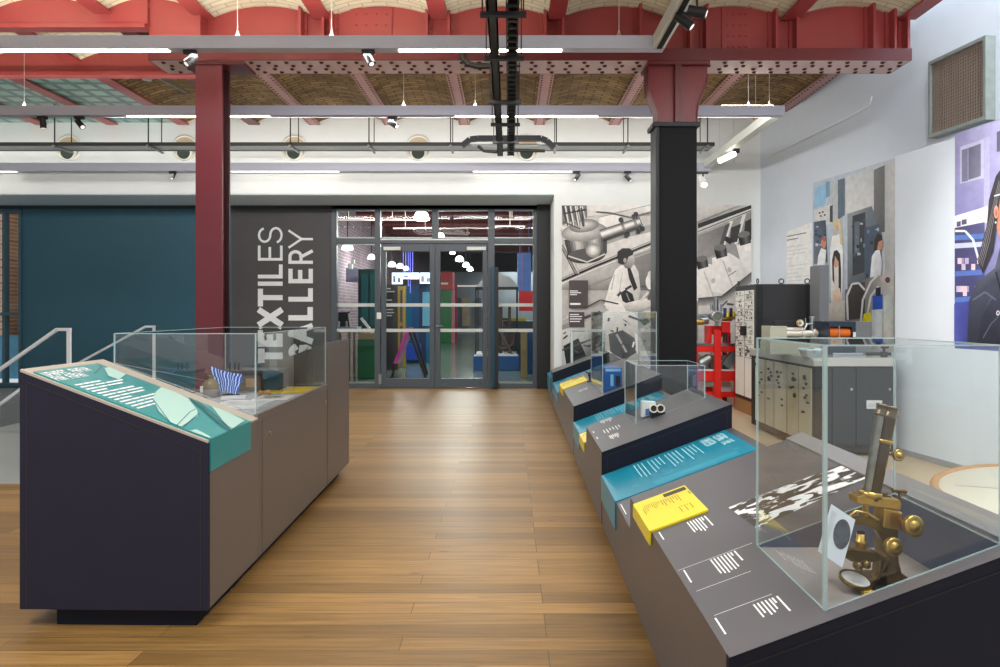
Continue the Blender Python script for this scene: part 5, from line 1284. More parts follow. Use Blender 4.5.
# ================================================================== pictures on the walls
PM = poster_mat()
def back_fn(px, py, lift): 
    p = P(px, py, YW); p.y -= lift; return p
pr = Print(back_fn)
def g(v):
    v = min(244, max(8, (v-140)*1.25+132))
    return (int(v), int(v*.98), int(v*.955))
pr.p([(562,205.5),(750,205.5),(750,398),(562,398)], [g(196),g(206),g(170),g(176)])
X = lambda x, y: (555+x/7.41, 200+y/7.41)        # pixels of a close view of the top left quarter
def XP(pts, col): pr.p([X(*p) for p in pts], col)
def XL(pts, w, col): pr.l([X(*p) for p in pts], w/7.41, col)
def XE(cx, cy, rx, ry, col, rot=0): x, y = X(cx, cy); pr.e(x, y, rx/7.41, ry/7.41, col, rot)
XP([(50,40),(320,40),(300,120),(50,180)], g(176)); XP([(230,40),(715,40),(715,90),(480,90),(240,120)], [g(206),g(226),g(214),g(190)])
XP([(320,130),(480,100),(520,170),(340,230)], g(224)); XP([(50,440),(300,330),(715,200),(715,330),(300,480),(50,600)], [g(186),g(214),g(226),g(218),g(208),g(196)])
XP([(400,260),(715,180),(715,235),(560,270),(380,330)], g(170))
XL([(300,90),(400,100),(560,130)], 5, g(90)); XL([(320,130),(560,70),(715,35)], 4, g(130)); XL([(620,110),(715,85)], 5, g(110))
XP([(50,40),(235,40),(240,110),(215,220),(150,190),(60,230)], g(120))
for a in (55,95,140,180): XL([(a,45),(a+30,160)], 14, g(64)); XL([(a+22,45),(a+45,150)], 7, g(210))
XE(120,180,40,18,g(190)); XL([(60,90),(230,70)], 10, g(50)); XL([(190,60),(215,210)], 14, g(84))
XP([(85,270),(385,270),(385,390),(330,440),(200,450),(110,400)], [g(108),g(150),g(120),g(90),g(120),g(140)])
XE(190,225,150,75,[g(222),g(200),g(176),g(190)]*6); XE(250,190,90,50,g(196)); XP([(50,200),(140,190),(230,240),(320,190),(340,240),(300,300),(60,300)], [g(220),g(232),g(226),g(200),g(180),g(190),g(206)])
XP([(330,280),(385,300),(385,380),(345,420)], g(84)); XP([(120,300),(170,310),(190,430),(140,410)], g(92)); XP([(100,410),(250,440),(380,380),(380,400),(260,465),(120,435)], g(70))
XP([(215,340),(300,310),(340,360),(335,410),(270,430),(230,410)], g(226)); XE(285,378,55,50,g(206)); XE(285,378,38,34,g(224))
XP([(350,220),(620,140),(640,190),(380,275)], [g(206),g(180),g(96),g(104)]); XL([(360,240),(620,165)], 14, g(214)); XL([(370,268),(630,195)], 14, g(80))
for x_, y_ in ((490,150),(600,110)): XL([(x_,y_-5),(x_+50,y_+110)], 26, g(66)); XE(x_-2,y_-4,18,18,g(50)); XE(x_+45,y_+105,20,20,g(56)); XL([(x_+12,y_+10),(x_+44,y_+90)], 7, g(200))
XL([(50,600),(300,490),(715,322)], 16, g(60)); XL([(50,582),(300,472),(715,304)], 6, g(150)); XL([(50,620),(300,510),(715,345)], 8, g(228)); XL([(60,330),(170,545)], 26, g(140)); XL([(66,330),(176,545)], 8, g(216)); XL([(52,360),(150,550)], 6, g(70))
XP([(50,640),(300,540),(715,380),(715,667),(50,667)], [g(176),g(190),g(172),g(130),g(150)])
XL([(250,640),(450,560)], 10, g(150)); XL([(580,420),(715,370)], 12, g(160))
# rounded shading for the vessel, its lid, the pipe and the flasks
def cyl_shade(p0, p1, w0, w1, tones, n=16):
    dx, dy = p1[0]-p0[0], p1[1]-p0[1]; d = math.hypot(dx, dy); nx, ny = -dy/d, dx/d
    def tone(t):
        t *= len(tones)-1; i = min(int(t), len(tones)-2); return tones[i]+(tones[i+1]-tones[i])*(t-i)
    for i in range(n):
        a, b = -1+2*i/n, -1+2*(i+1)/n
        pr.p([(p0[0]+nx*w0*a,p0[1]+ny*w0*a),(p0[0]+nx*w0*b,p0[1]+ny*w0*b),(p1[0]+nx*w1*b,p1[1]+ny*w1*b),(p1[0]+nx*w1*a,p1[1]+ny*w1*a)], g(tone((i+.5)/n)))
def ball_shade(cx, cy, rx_, ry_, t0, t1, ox=-.25, oy=-.3, rot=0, n=12):
    for i in range(n):
        f = 1-i/n; pr.e(cx+ox*rx_*(1-f), cy+oy*ry_*(1-f), rx_*f, ry_*f, g(t0+(t1-t0)*(i/(n-1))), rot)
pr.e(586,255,19.5,8.5,g(70),-4)
cyl_shade((585,238),(586.5,254),21,18.5,[66,110,170,206,150,120,170,206,140,84,60])
pr.e(586.4,255,18.5,6.5,g(96),-4); pr.l([(568,256),(587,262.2),(605,254)], 1.4, g(206))
ball_shade(584,232,23,9.5,150,232,-.2,-.35,-6)
ball_shade(584,226,15,6.5,130,214,.1,-.3,-8)
for x_ in (565,570,575,580): cyl_shade((x_,206.5),(x_+3.5,226),1.5,1.5,[60,200,226,110,50],6)
pr.l([(563,214),(586,210)], 1.5, g(60)); pr.l([(581,208),(583.5,227)], 1.6, g(74)); pr.l([(563,222),(580,229)], 1.2, g(90))
ball_shade(593,250.5,7.5,7.2,150,236,-.1,-.1); ball_shade(593,250.5,4.8,4.6,196,240,-.1,-.1)
cyl_shade((601,236),(640,222.5),6.2,5.0,[70,150,226,236,190,120,70,56])
for x_, y_ in ((622,229),(634,224.8)):
    cyl_shade((x_,y_),(x_+2.6,y_-.9),8.2,8.2,[40,110,170,130,60,40],8); pr.e(x_-1,y_-8,2.2,2.2,g(60)); pr.e(x_+4,y_+7,2.4,2.4,g(56))
pr.l([(596,212),(610,213),(632,218),(650,213)], .9, g(96))
# man with binocular eyepieces
XP([(560,440),(715,390),(715,640),(400,640)], [g(150),g(140),g(120),g(140)])
pr.p([(609,285),(615,270),(620,265.5),(627,264),(634,265),(638,272),(640,290),(638,304),(626,312),(612,311),(604,304)], [g(236),g(240),g(232),g(244),g(216),g(206),g(200),g(190),g(214),g(230),g(240)])
pr.p([(604,304),(612,290),(617,300),(613,312),(606,309)], g(226)); pr.p([(603,304),(609,311),(622,314),(628,309),(620,303),(610,301)], g(240))
pr.p([(626,264),(630,268),(637,288),(633.5,291),(628.5,278)], g(58)); pr.l([(614,275),(611,290)], 1, g(186)); pr.l([(622,272),(618,298)], .9, g(196))
pr.p([(621,262),(627,256),(633,255),(634.5,262),(631,268),(625,268.5)], [g(140),g(196),g(206),g(176),g(150),g(120)])
pr.p([(617,258),(617,252),(622,248.5),(629,248.5),(633,252),(632.5,255),(628,257),(626,263),(622,265),(618,263)], g(52)); pr.e(624.5,260.5,1.6,2.4,g(170))
pr.p([(620,293),(625,289.5),(632,294),(634,301),(627,304),(622,301)], g(54)); pr.l([(621,292),(617,296)], 2.6, g(90)); pr.l([(625,289.5),(631,286)], 2.4, g(70)); pr.l([(626,293),(629,301)], 1.2, g(150))
pr.p([(622,304),(634,301),(647,298),(653,305),(641,311),(626,312)], [g(206),g(232),g(236),g(206),g(180),g(170)]); pr.e(650,282,5,8,g(232)); pr.l([(648,292),(640,301)], 2.5, g(214))
pr.e(650,275,3,4,g(216)); pr.l([(652,288),(648,300)], 3, g(120))
# lower machinery
pr.p([(562,325),(600,310),(640,312),(655,306),(655,398),(562,398)], [g(150),g(190),g(206),g(196),g(120),g(110)])
pr.p([(594,318),(612,308),(634,313),(640,330),(618,338),(598,332)], [g(214),g(230),g(226),g(196),g(186),g(200)])
pr.p([(562,330),(590,320),(598,340),(588,366),(562,372)], [g(206),g(186),g(120),g(70),g(190)]); pr.p([(563,346),(578,338),(586,356),(566,364)], g(54)); pr.l([(562,376),(590,362)], 3, g(70)); pr.l([(562,350),(600,336)], 2, g(90))
pr.p([(608,334),(622,330),(634,338),(636,352),(624,360),(610,352)], [g(70),g(52),g(96),g(48),g(36),g(52)]); pr.l([(616,334),(626,352)], 2.2, g(166)); pr.p([(634,332),(640,338),(652,366),(644,372),(636,352)], g(226))
pr.p([(600,350),(612,352),(622,362),(608,376),(592,370)], g(120)); pr.l([(596,344),(606,368)], 2.4, g(216)); pr.e(645,322,6,5,g(180)); pr.e(645,322,4,3.4,g(96)); pr.l([(628,316),(655,326)], 2.2, g(84)); pr.l([(640,330),(655,320)], 3, g(220))
pr.l([(585,308),(600,300),(618,304)], 1.2, g(70)); pr.l([(584,318),(600,312)], 3, g(92))
rr = random.Random(12)
for i in range(34):
    x, y = rr.uniform(565,655), rr.uniform(314,380); a = rr.uniform(0,3.1); L = rr.uniform(2,6)
    pr.l([(x,y),(x+L*math.cos(a),y+L*math.sin(a))], rr.uniform(.8,2), g(rr.choice((50,70,110,210,230,190))))
# right half: three capped flasks on a slanting bench
pr.p([(655,245),(700,222),(750,205.5),(750,398),(655,398)], [g(196),g(176),g(150),g(140),g(130)])
pr.p([(690,205.5),(738,205.5),(697,222),(690,226)], [g(214),g(206),g(190),g(186)]); pr.p([(697,224),(750,205.5),(750,209),(697,229)], g(66)); pr.p([(697,229),(750,209),(750,212),(697,234)], [g(206),g(214),g(200),g(190)]); pr.l([(697,232),(750,211)], .8, g(70))
pr.p([(697,236),(728,224),(724,243),(712,256),(697,262)], [g(150),g(120),g(110),g(150),g(160)])
pr.p([(728,222),(732,221),(722,252),(717,252)], g(218)); pr.p([(741,216),(745,214),(736,246),(733,244)], g(216)); pr.p([(730,228),(740,224),(736,242),(728,244)], g(74)); pr.p([(744,222),(750,219),(750,240),(742,240)], g(64)); pr.p([(724,236),(732,240),(729,245),(722,240)], g(56)); pr.p([(724,226),(729,223),(722,246),(718,247)], g(96))
for (cx_, cy_, s_) in ((701,262,1.0),(719.5,251,1.05),(743,238,1.05)):
    pr.p([(cx_-8*s_,cy_+7*s_),(cx_+8*s_,cy_+2*s_),(cx_+24*s_,cy_+12*s_),(cx_+30*s_,cy_+34*s_),(cx_+14*s_,cy_+44*s_),(cx_-9*s_,cy_+38*s_)] if cx_ < 740 else [(735,246),(750,240),(750,276),(744,280)], [g(246),g(226),g(206),g(196),g(222),g(240)])
    if cx_ < 740: pr.l([(cx_+2,cy_+10),(cx_+12,cy_+36)], 1.2, g(190))
    pr.p([(cx_-6*s_,cy_-1*s_),(cx_+5*s_,cy_-3*s_),(cx_+6*s_,cy_+5*s_),(cx_-4*s_,cy_+8*s_)], [g(86),g(60),g(56),g(70)]); cyl_shade((cx_-.6*s_,cy_-2.5*s_),(cx_+1.2*s_,cy_+6*s_),5.8*s_,5.2*s_,[44,96,120,84,50,40],10); pr.e(cx_-.6*s_,cy_-3*s_,5.8*s_,3.0*s_,g(128),-10)
pr.p([(697,298),(720,296),(750,272),(750,282),(722,304),(697,306)], [g(90),g(70),g(100),g(150),g(190),g(170)]); pr.p([(697,306),(722,304),(750,283),(750,398),(697,398)], [g(206),g(196),g(170),g(150),g(160)])
pr.e(712,281,2,2.6,g(190)); pr.e(728,270,2,2.6,g(186)); pr.l([(727,276),(735,271)], 1, g(150))
for i in range(22):
    x, y = rr.uniform(698,748), rr.uniform(302,395); a = rr.uniform(-.9,.2); L = rr.uniform(4,12)
    pr.l([(x,y),(x+L*math.cos(a),y+L*math.sin(a))], rr.uniform(1,3), g(rr.choice((60,90,130,214,230,110))))
mural = obj('microscope_mural', pr.mb, PM); tag(mural, 'large black and white photo mural of a man at laboratory apparatus on the back wall', 'mural')
for x0, y0, x1, y1, rows, lab in ((569,280.5,587.5,307.5,[(290.5,570,578),(292.3,570,581),(294.2,570,577),(303,570,580.5)],'upper dark caption panel on the left of the photo mural'),(569,312,584,327,[(314,570,579),(316,570,582),(318.5,570,581.5),(321,570,580)],'lower dark caption panel on the left of the photo mural')):
    r = thing('caption_panel', lab, 'sign', tuple(P((x0+x1)/2,y1,YW)))
    a_ = P(x0,y1,YW); b_ = P(x1,y0,YW)
    mb = MB(); mb.box(a_.x,b_.x,YW-.06,YW-.0005,a_.z,b_.z); obj('board', mb, mat('caption_grey', (74,66,66), .5), r)
    mb = MB()
    for yy, xa_, xb_ in rows: bb(mb,xa_,xb_,yy,yy+(1.9 if yy == 303 else .9),YW-.063,.0028)
    obj('print', mb, M['white_print'], r)

# ---- right wall: laboratory picture and wall text
nR = Vector((-1,-.16,0)).normalized()
def rw_fn(px, py, lift): return on_line(px, py, RW0, RWD)+nR*lift
pr = Print(rw_fn)
top = lambda x: 183+(158-183)*(x-813)/82.0
pr.p([(813,top(813)),(895,top(895)),(895,352),(813,352)], [(184,202,218),(190,198,206),(198,200,202),(146,152,158)])
pr.p([(815,188),(826,184),(826,204),(814,208)], (150,196,226)); pr.p([(826,182),(830,181),(830,196),(826,198)], (120,160,190)); pr.p([(830,181),(838,178),(838,222),(830,224)], (190,196,200)); pr.p([(838,180),(845,178),(845,215),(838,220)], (96,112,128))
pr.p([(846,177),(874,168),(874,208),(846,214)], [(206,210,212),(190,196,200),(206,206,206),(216,216,214)]); pr.p([(874,170),(885,165),(885,232),(874,232)], [(120,122,122),(104,106,106),(90,92,94),(100,102,104)]); pr.p([(885,165),(895,160),(895,300),(885,300)], [(190,191,192),(200,201,202),(184,184,184),(168,168,168)])
pr.p([(814,210),(832,204),(832,224),(814,226)], (214,216,214)); pr.p([(830,206),(833,205),(833,222),(830,222)], (60,66,74))
for x, y in ((820,213),(823,212),(821,216),(825,215)): pr.e(x,y,1,1,(60,60,64))
pr.p([(814,222),(826,220),(828,262),(814,264)], [(84,100,116),(60,76,92),(96,108,120),(110,120,130)])
for i in range(14): x, y = rr.uniform(815,827), rr.uniform(222,256); pr.r(x,y,x+rr.uniform(1,3),y+rr.uniform(1,3),rr.choice([(40,54,70),(150,164,176),(200,206,210),(30,60,120)]))
pr.p([(848,214),(872,206),(882,230),(882,282),(848,290)], [(150,158,164),(110,120,130),(84,92,100),(70,78,86),(96,104,112)])
pr.p([(853,216),(866,212),(866,272),(853,276)], (54,60,68)); pr.p([(855,222),(860,221),(860,252),(855,254)], (96,108,120)); pr.p([(865,228),(880,224),(880,276),(865,278)], (70,88,108))
for i in range(22): x, y = rr.uniform(851,880), rr.uniform(218,284); pr.r(x,y,x+rr.uniform(1,4),y+rr.uniform(1,4),rr.choice([(40,46,54),(120,136,150),(176,186,194),(60,84,116)]))
# seated man at left edge, woman with fair hair, woman with dark hair, man at right
pr.p([(822,248),(827,250),(826,266),(818,268),(819,256)], (236,238,240)); pr.e(824.5,243,2.6,5,(206,140,116)); pr.p([(823,236),(827,238),(826,242),(823,240)], (176,96,72))
pr.p([(833,236),(841,234),(844,252),(843,300),(832,302),(831,250)], (238,240,240)); pr.e(838.5,226,2.6,4.6,(214,176,146)); pr.p([(835,236),(835,222),(838,217.5),(841,220),(842.5,232),(844,246),(841,244),(840,226),(837.5,224)], (222,202,158))
pr.p([(832,262),(842,262),(843,306),(832,308)], [(228,226,222),(222,220,216),(210,206,200),(216,210,204)]); pr.e(837,262,3,5.5,(206,160,136)); pr.p([(833.5,280),(833,260),(835,251),(838,250),(841,254),(842,268),(842,292),(839.5,296),(839.5,262),(836,256),(834.8,266),(835.5,284)], (44,36,34)); pr.p([(834,290),(841,288),(843,306),(833,308)], (222,196,176))
pr.p([(871,278),(873,256),(877,250),(881,250),(883,262),(881,292),(872,296)], [(226,230,236),(236,240,244),(240,242,246),(226,228,232),(200,206,214),(190,196,206),(210,214,222)]); pr.e(880.5,244,3.6,6.2,(196,140,112)); pr.p([(875,252),(875.5,240),(879,233),(883,235),(883.5,240),(879.5,242),(878,250)], (46,40,38))
pr.p([(826,304),(848,300),(848,326),(826,326)], (214,208,198)); pr.p([(846,290),(870,278),(895,272),(895,345),(846,345)], [(96,92,92),(120,116,114),(200,196,192),(206,202,196),(110,104,100)])
pr.p([(850,284),(866,282),(866,318),(848,320)], (62,58,58))
for pts in ([(849,320),(848,296),(853,284),(860,283),(866,290)],[(862,322),(864,300),(872,282),(880,274)],[(868,318),(872,296),(880,286)]): pr.l(pts, 2.0, (206,210,212))
pr.e(886,279,5,4,(190,180,176)); pr.e(889,280,2.5,3,(84,62,70)); pr.p([(874,296),(884,294),(884,310),(874,310)], (40,84,180)); pr.p([(877,288),(882,287),(882,296),(877,296)], (30,36,52)); pr.p([(873,310),(884,309),(883,342),(873,342)], [(206,216,222),(190,200,206),(206,210,212),(226,230,232)])
pr.p([(865,314),(872,312),(873,322),(864,322)], (226,214,40)); pr.p([(885,296),(894,294),(894,340),(885,342)], [(196,206,200),(176,192,184),(206,206,200),(214,212,206)])
mural = obj('laboratory_picture', pr.mb, PM); tag(mural, 'colour photo panel of people in white coats in a laboratory on the right wall', 'picture')
pr = Print(rw_fn)
pr.p([(786.5,232),(812,222),(812,283),(786.5,283)], (236,237,236))
for i, (x1, h, c_) in enumerate(((806.5,1.1,130),(798,1.1,130),(0,0,0),(805,.6,204),(807.5,.6,204),(805.5,.6,204),(793.5,.6,204),(0,0,0),(808,.6,204),(803,.6,204),(798.5,.6,204),(809,.6,204),(803,.6,204))):
    if not h: continue
    y = 236+i*3.75; sl = -(y-312)/(787-402)*-1
    y1_ = y+(y-312)/(787-402)*(x1-787)
    pr.p([(787,y),(x1,y1_),(x1,y1_+h),(787,y+h)], (c_,c_,c_))
o = obj('wall_text', pr.mb, PM); tag(o, 'white wall text panel with small grey lettering left of the laboratory picture', 'sign')

# ---- splayed partition with the portrait picture
P0 = (3.58, 6.19); PD = (.16, -1.0)
def pt_fn(px, py, lift): return on_line(px, py, P0, PD)+nR*lift
r = thing('partition_panel', 'white free-standing partition panel in front of the right wall', 'partition', (3.9, 4.4, 0))
a = Vector((P0[0],P0[1],0)); b = a+Vector((.16,-1,0))*4.6; th = -nR*.10
mb = MB(); zt_ = 2.74
mb.hexa([a,b,b+th,a+th]+[p+Vector((0,0,zt_)) for p in (a,b,b+th,a+th)]); obj('board', mb, M['wall_cool'], r, bevel=.004)
mb = MB(); q0 = a+nR*.004; q1 = b+nR*.004; mb.hexa([a,b,b+nR*.008,a+nR*.008]+[p+Vector((0,0,.05)) for p in (a,b,b+nR*.008,a+nR*.008)]); obj('skirting', mb, mat('grey_skirting', (150,152,156), .5), r)
pr = Print(pt_fn)
def pt(x, y): return (x, y)
tp = lambda x: 312+(x-402)*(-.3225); bt = lambda x: 312+(x-402)*.0655
pr.p([(955,tp(955)),(1075,tp(1075)),(1075,bt(1075)),(955,bt(955))], [(150,146,190),(176,176,206),(120,122,160),(92,96,170)])
pr.p([(960,147),(984,139),(984,178),(960,184)], (176,176,204)); pr.p([(962,150),(968,148),(968,181),(962,182)], (110,110,136)); pr.p([(968.5,148),(981,143.5),(981,176),(968.5,180)], [(92,92,116),(104,104,130),(116,116,138),(96,96,120)]); pr.p([(997,132),(1008,128),(1008,150),(997,152)], (84,84,106))
pr.p([(984,138),(990,136),(990,230),(984,232)], (164,162,196)); pr.p([(955,216),(988,206),(990,222),(955,230)], (226,226,236)); pr.p([(957,222),(961,221),(961,226),(957,227)], (84,82,110)); pr.p([(962,220),(967,219),(967,224),(962,225)], (84,82,110))
pr.p([(955,228),(985,222),(985,344),(955,346)], [(66,66,104),(84,84,130),(70,70,120),(70,74,150)])
for y, c_ in ((238,(84,118,190)),(246,(190,198,226)),(274,(84,112,190)),(300,(84,118,200))): pr.l([(955,y),(985,y-2)], 5, c_)
for i in range(18): x, y = rr.uniform(956,982), rr.choice((258,264,286,290)); pr.r(x,y,x+4,y+6,rr.choice([(206,190,214),(226,196,206),(150,150,190),(190,170,206)]))
pr.l([(956,231),(966,231),(974,240),(979,258)], 2.2, (222,226,240)); pr.p([(955,304),(975,300),(972,346),(955,346)], [(76,84,170),(60,66,140),(50,52,110),(84,90,180)])
# person: braided hair, ear, dark jacket
pr.p([(1000,180),(1030,172),(1048,196),(1044,236),(1028,256),(1004,250),(997,226)], [(206,146,122),(214,160,134),(206,150,126),(190,132,110),(176,120,100),(170,112,96),(190,128,108)])
pr.p([(968,346),(970,300),(978,282),(996,268),(1003,240),(1020,262),(1036,258),(1070,276),(1075,346)], [(40,42,56),(62,66,84),(70,74,92),(84,88,104),(60,62,76),(56,58,74),(60,62,76),(62,66,84),(44,46,60)])
pr.p([(978,346),(982,318),(990,300),(1000,290),(1006,346)], [(34,36,50),(46,48,64),(84,88,106),(56,60,78),(36,38,52)]); pr.l([(974,300),(986,292),(997,300)], 1.6, (96,100,120)); pr.l([(984,338),(992,324),(1000,316)], 1.2, (84,88,108)); pr.l([(997,272),(1004,300),(1006,346)], 1.5, (24,26,36))
pr.p([(986,250),(990,200),(997,176),(1010,158),(1030,152),(1046,168),(1046,184),(1026,176),(1008,184),(1001,200),(998,224),(994,252),(984,274),(979,262)], (48,46,54))
for i in range(9): pr.l([(1012-i*1.6,160+i*3),(1000-i*1.2,196+i*3),(992-i*1.4,240+i*2),(984-i*.6,268-i)], .8, (120,116,122) if i % 2 else (30,28,34))
pr.e(998,212,2.2,6.5,(222,150,128)); pr.e(998,213,1.1,3.6,(176,100,86)); pr.e(997.5,222.5,.9,1.1,(240,240,240)); pr.l([(996,196),(1012,192)], 1.3, (226,226,230))
pr.e(1016,196,2.2,1.5,(52,36,34)); pr.e(1036,194,2.2,1.5,(52,36,34)); pr.l([(1026,200),(1029,218),(1025,220)], 1.2, (160,100,86)); pr.l([(1016,236),(1026,239),(1036,235)], 2.2, (160,84,84))
pr.e(1000,313,1.8,2.6,(206,206,216)); pr.e(1000,313,.9,1.4,(60,62,80))
o = obj('portrait_picture', pr.mb, PM); tag(o, 'lavender photo panel of a person with braids and dark jacket at right edge', 'picture')

# ---- ventilation grille
GW0 = (RW0[0]+nR.x*.11, RW0[1]+nR.y*.11)
gl = [on_line(928,138,GW0,RWD), on_line(985.5,119.5,GW0,RWD), on_line(985.5,35,GW0,RWD), on_line(928,62,GW0,RWD)]
r = thing('vent_grille', 'square steel framed dark ventilation grille high on the right wall', 'vent', tuple(gl[0]))
zb_, zt2 = (gl[0].z+gl[1].z)/2, (gl[2].z+gl[3].z)/2
A0 = Vector((gl[0].x,gl[0].y,zb_))-nR*.11; ex = Vector((gl[1].x-gl[0].x, gl[1].y-gl[0].y, 0)); ez = Vector((0,0,zt2-zb_)); dp = nR*.11
mb = MB(); t = .045
def gb(u0, u1, v0, v1, d0, d1):
    c = [A0+ex*u0+ez*v0, A0+ex*u1+ez*v0, A0+ex*u1+ez*v1, A0+ex*u0+ez*v1]
    mb.hexa([p+nR*d0 for p in c]+[p+nR*d1 for p in c])
gb(0,1,0,t,.002,.11); gb(0,1,1-t,1,.002,.11); gb(0,t,t,1-t,.002,.11); gb(1-t,1,t,1-t,.002,.11); obj('frame', mb, mat('grey_green_frame', (140,148,144), .4, var=.15, scale=14), r)
mb = MB(); gb(t,1-t,t,1-t,.002,.006); obj('dark_back', mb, mat('dark_void', (40,34,30), .8), r)
mb = MB()
n_ = 22
for i in range(1, n_): gb(t,1-t,t+(1-2*t)*i/n_-.005,t+(1-2*t)*i/n_+.005,.07,.085)
obj('slat', mb, mat('bronze_slat', (150,134,122), .45, .1), r)['kind'] = 'stuff'
mb = MB()
for i in range(1, n_): gb(t+(1-2*t)*i/n_-.005,t+(1-2*t)*i/n_+.005,t,1-t,.08,.095)
obj('slat', mb, mat('bronze_slat', (150,134,122), .45, .1), r)['kind'] = 'stuff'
# slim conduit running along the right wall
mb = MB(); mb.tube([on_line(770,157,RW0,RWD)+nR*.03, on_line(850,118,RW0,RWD)+nR*.03, on_line(872,106,RW0,RWD)+nR*.03, on_line(874,96,RW0,RWD)+nR*.03], .012, 8); o = obj('wall_conduit', mb, M['wall_white']); tag(o, 'thin white painted conduit running up the right wall towards the grille', 'conduit')

# ================================================================== machines in the right corner
# instrument rack
RX0, RX1, RY0, RY1 = 3.03, 3.74, 8.18, 8.94
r = thing('instrument_rack', 'tall black instrument rack with pale switch panels facing the aisle', 'rack', ((RX0+RX1)/2, 8.56, 0))
zt3 = P(0,284,RY0).z
mb = MB(); mb.box(RX0,RX1,RY0,RY1,.17,zt3); obj('case', mb, M['rack_black'], r, bevel=.008)
mb = MB(); mb.box(RX0-.005,RX1,RY0,RY1,0,.168); obj('base', mb, mat('tan_base', (150,112,70), .5, var=.1), r)
rr = random.Random(5)
ym = (RY0+RY1)/2
for k, (ya, yb) in enumerate(((RY0+.06, ym-.02), (ym+.02, RY1-.05))):
    mb = MB(); mb.box(RX0-.012,RX0-.001,ya,yb,.22,zt3-.07); obj('instrument_panel', mb, M['panel_metal'], r)
    mb = MB()
    z = .72
    while z < zt3-.1:
        mb.box(RX0-.016,RX0-.011,ya+.01,yb-.01,z,z+.004)
        for j in range(rr.choice((1,2,3))):
            y = rr.uniform(ya+.03,yb-.05); w = rr.choice((.01,.016,.03)); mb.box(RX0-.02,RX0-.0115,y,y+w,z+.02,z+.02+rr.choice((.012,.02,.03)))
        if rr.random() < .25: mb.box(RX0-.015,RX0-.0115,ya+.03,yb-.03,z+.03,z+.05)
        z += rr.choice((.05,.07,.09))
    obj('switchgear', mb, mat('dark_switchgear', (70,72,76), .45), r)
    mb = MB()
    for j in range(26): y = rr.uniform(ya+.02,yb-.02); z = rr.uniform(.72,zt3-.1); mb.cyl((RX0-.012,y,z),(RX0-.032,y,z),.009,n=8)
    obj('knob_row', mb, M['steel'], r)
mb = MB(); mb.box(RX0-.05,RX0-.013,ym-.09,ym+.04,1.0,1.12); obj('junction_box', mb, M['black'], r)
for x, y in ((RX0+.03,RY0+.03),(3.36,RY0+.05),(RX1-.06,RY0+.05),(RX0+.03,RY1-.05)):
    mb = MB(); mb.lathe([(.03,-.007),(.037,0),(.03,.007),(.023,0),(.03,-.007)], Vector((x,y,zt3+.036)), (0,1,0) if x > 3.2 else (1,0,0), 18); obj('lifting_eye', mb, M['black'], r)
mb = MB(); mb.box(RX1-.1,RX1-.0,RY0-.012,RY0-.002,.2,zt3-.02); mb.box(RX0+.005,RX0+.08,RY0-.012,RY0-.002,.2,zt3-.02); obj('edge_strip', mb, M['black'], r)
mb = MB(); bb(mb,819.5,829,265,356,7.75,.25,ground=True); o = obj('grey_cabinet', mb, M['rack_grey'], bevel=.006); tag(o, 'plain mid grey steel cabinet side standing right of the black rack', 'cabinet')
# console
KX0, KX1, KY0, KY1, KZ = 2.76, 3.47, 6.02, 7.6, .885
r = thing('console', 'low dark instrument console with a grey worktop and pale side panels', 'console', (3.1, 6.8, 0))
mb = MB(); mb.box(KX0,KX1,KY0,KY1,.03,KZ-.075); obj('carcass', mb, mat('console_black', (20,20,22), .45), r, bevel=.005)
mb = MB(); mb.box(KX0-.02,KX1+.01,KY0-.02,KY1,KZ-.075,KZ); obj('worktop', mb, mat('pale_grey_worktop', (176,176,172), .35, var=.04), r, bevel=.005)
xm = P(855,0,KY0).x
for a_, b_ in ((P(832,0,KY0).x-.0, xm-.006), (xm+.006, KX1-.015)):
    mb = MB(); mb.box(a_,b_,KY0-.016,KY0-.001,.09,KZ-.09); d_ = obj('door', mb, mat('console_door', (22,22,25), .45), r, bevel=.003)
    xk = b_-.04 if a_ < xm-.1 else b_-.03
    mb = MB(); mb.cyl((xk if a_ < xm-.1 else b_-.035,KY0-.016,P(0,389,KY0).z),(xk if a_ < xm-.1 else b_-.035,KY0-.03,P(0,389,KY0).z),.012,n=12); obj('knob', mb, M['steel'], d_)
mb = MB(); mb.box(P(865.5,0,KY0).x,P(881,0,KY0).x,KY0-.02,KY0-.0165,P(0,408.5,KY0).z,P(0,400,KY0).z); lp = obj('name_plate', mb, mat('silver_plate', (206,208,210), .35, .3), r)
mb = MB()
for i in range(3): mb.box(P(867,0,KY0).x,P(875+2*i,0,KY0).x,KY0-.021,KY0-.0201,P(0,404+1.3*i,KY0).z,P(0,403.3+1.3*i,KY0).z)
obj('print', mb, M['grey_print'], lp)
yy = KY0+.05
for k, w in enumerate((.28,.26,.32,.24,.3)):
    mb = MB(); mb.box(KX0-.014,KX0-.001,yy,yy+w-.03,.10,KZ-.1); pn = obj('side_panel', mb, mat('satin_cream_panel', (206,200,178), .28, .3, var=.06), r)
    mb = MB()
    for j in range(2 if k in (1,3) else 4): 
        y = rr.uniform(yy+.03,yy+w-.09); z = rr.uniform(.5,KZ-.16); mb.cyl((KX0-.014,y,z),(KX0-.03,y,z),rr.choice((.008,.012,.022)),n=12)
    for j in range(4): y = rr.uniform(yy+.02,yy+w-.12); z = rr.uniform(.35,KZ-.16); mb.box(KX0-.018,KX0-.0141,y,y+.05,z,z+.02)
    obj('dial', mb, M['black'], pn)
    yy += w
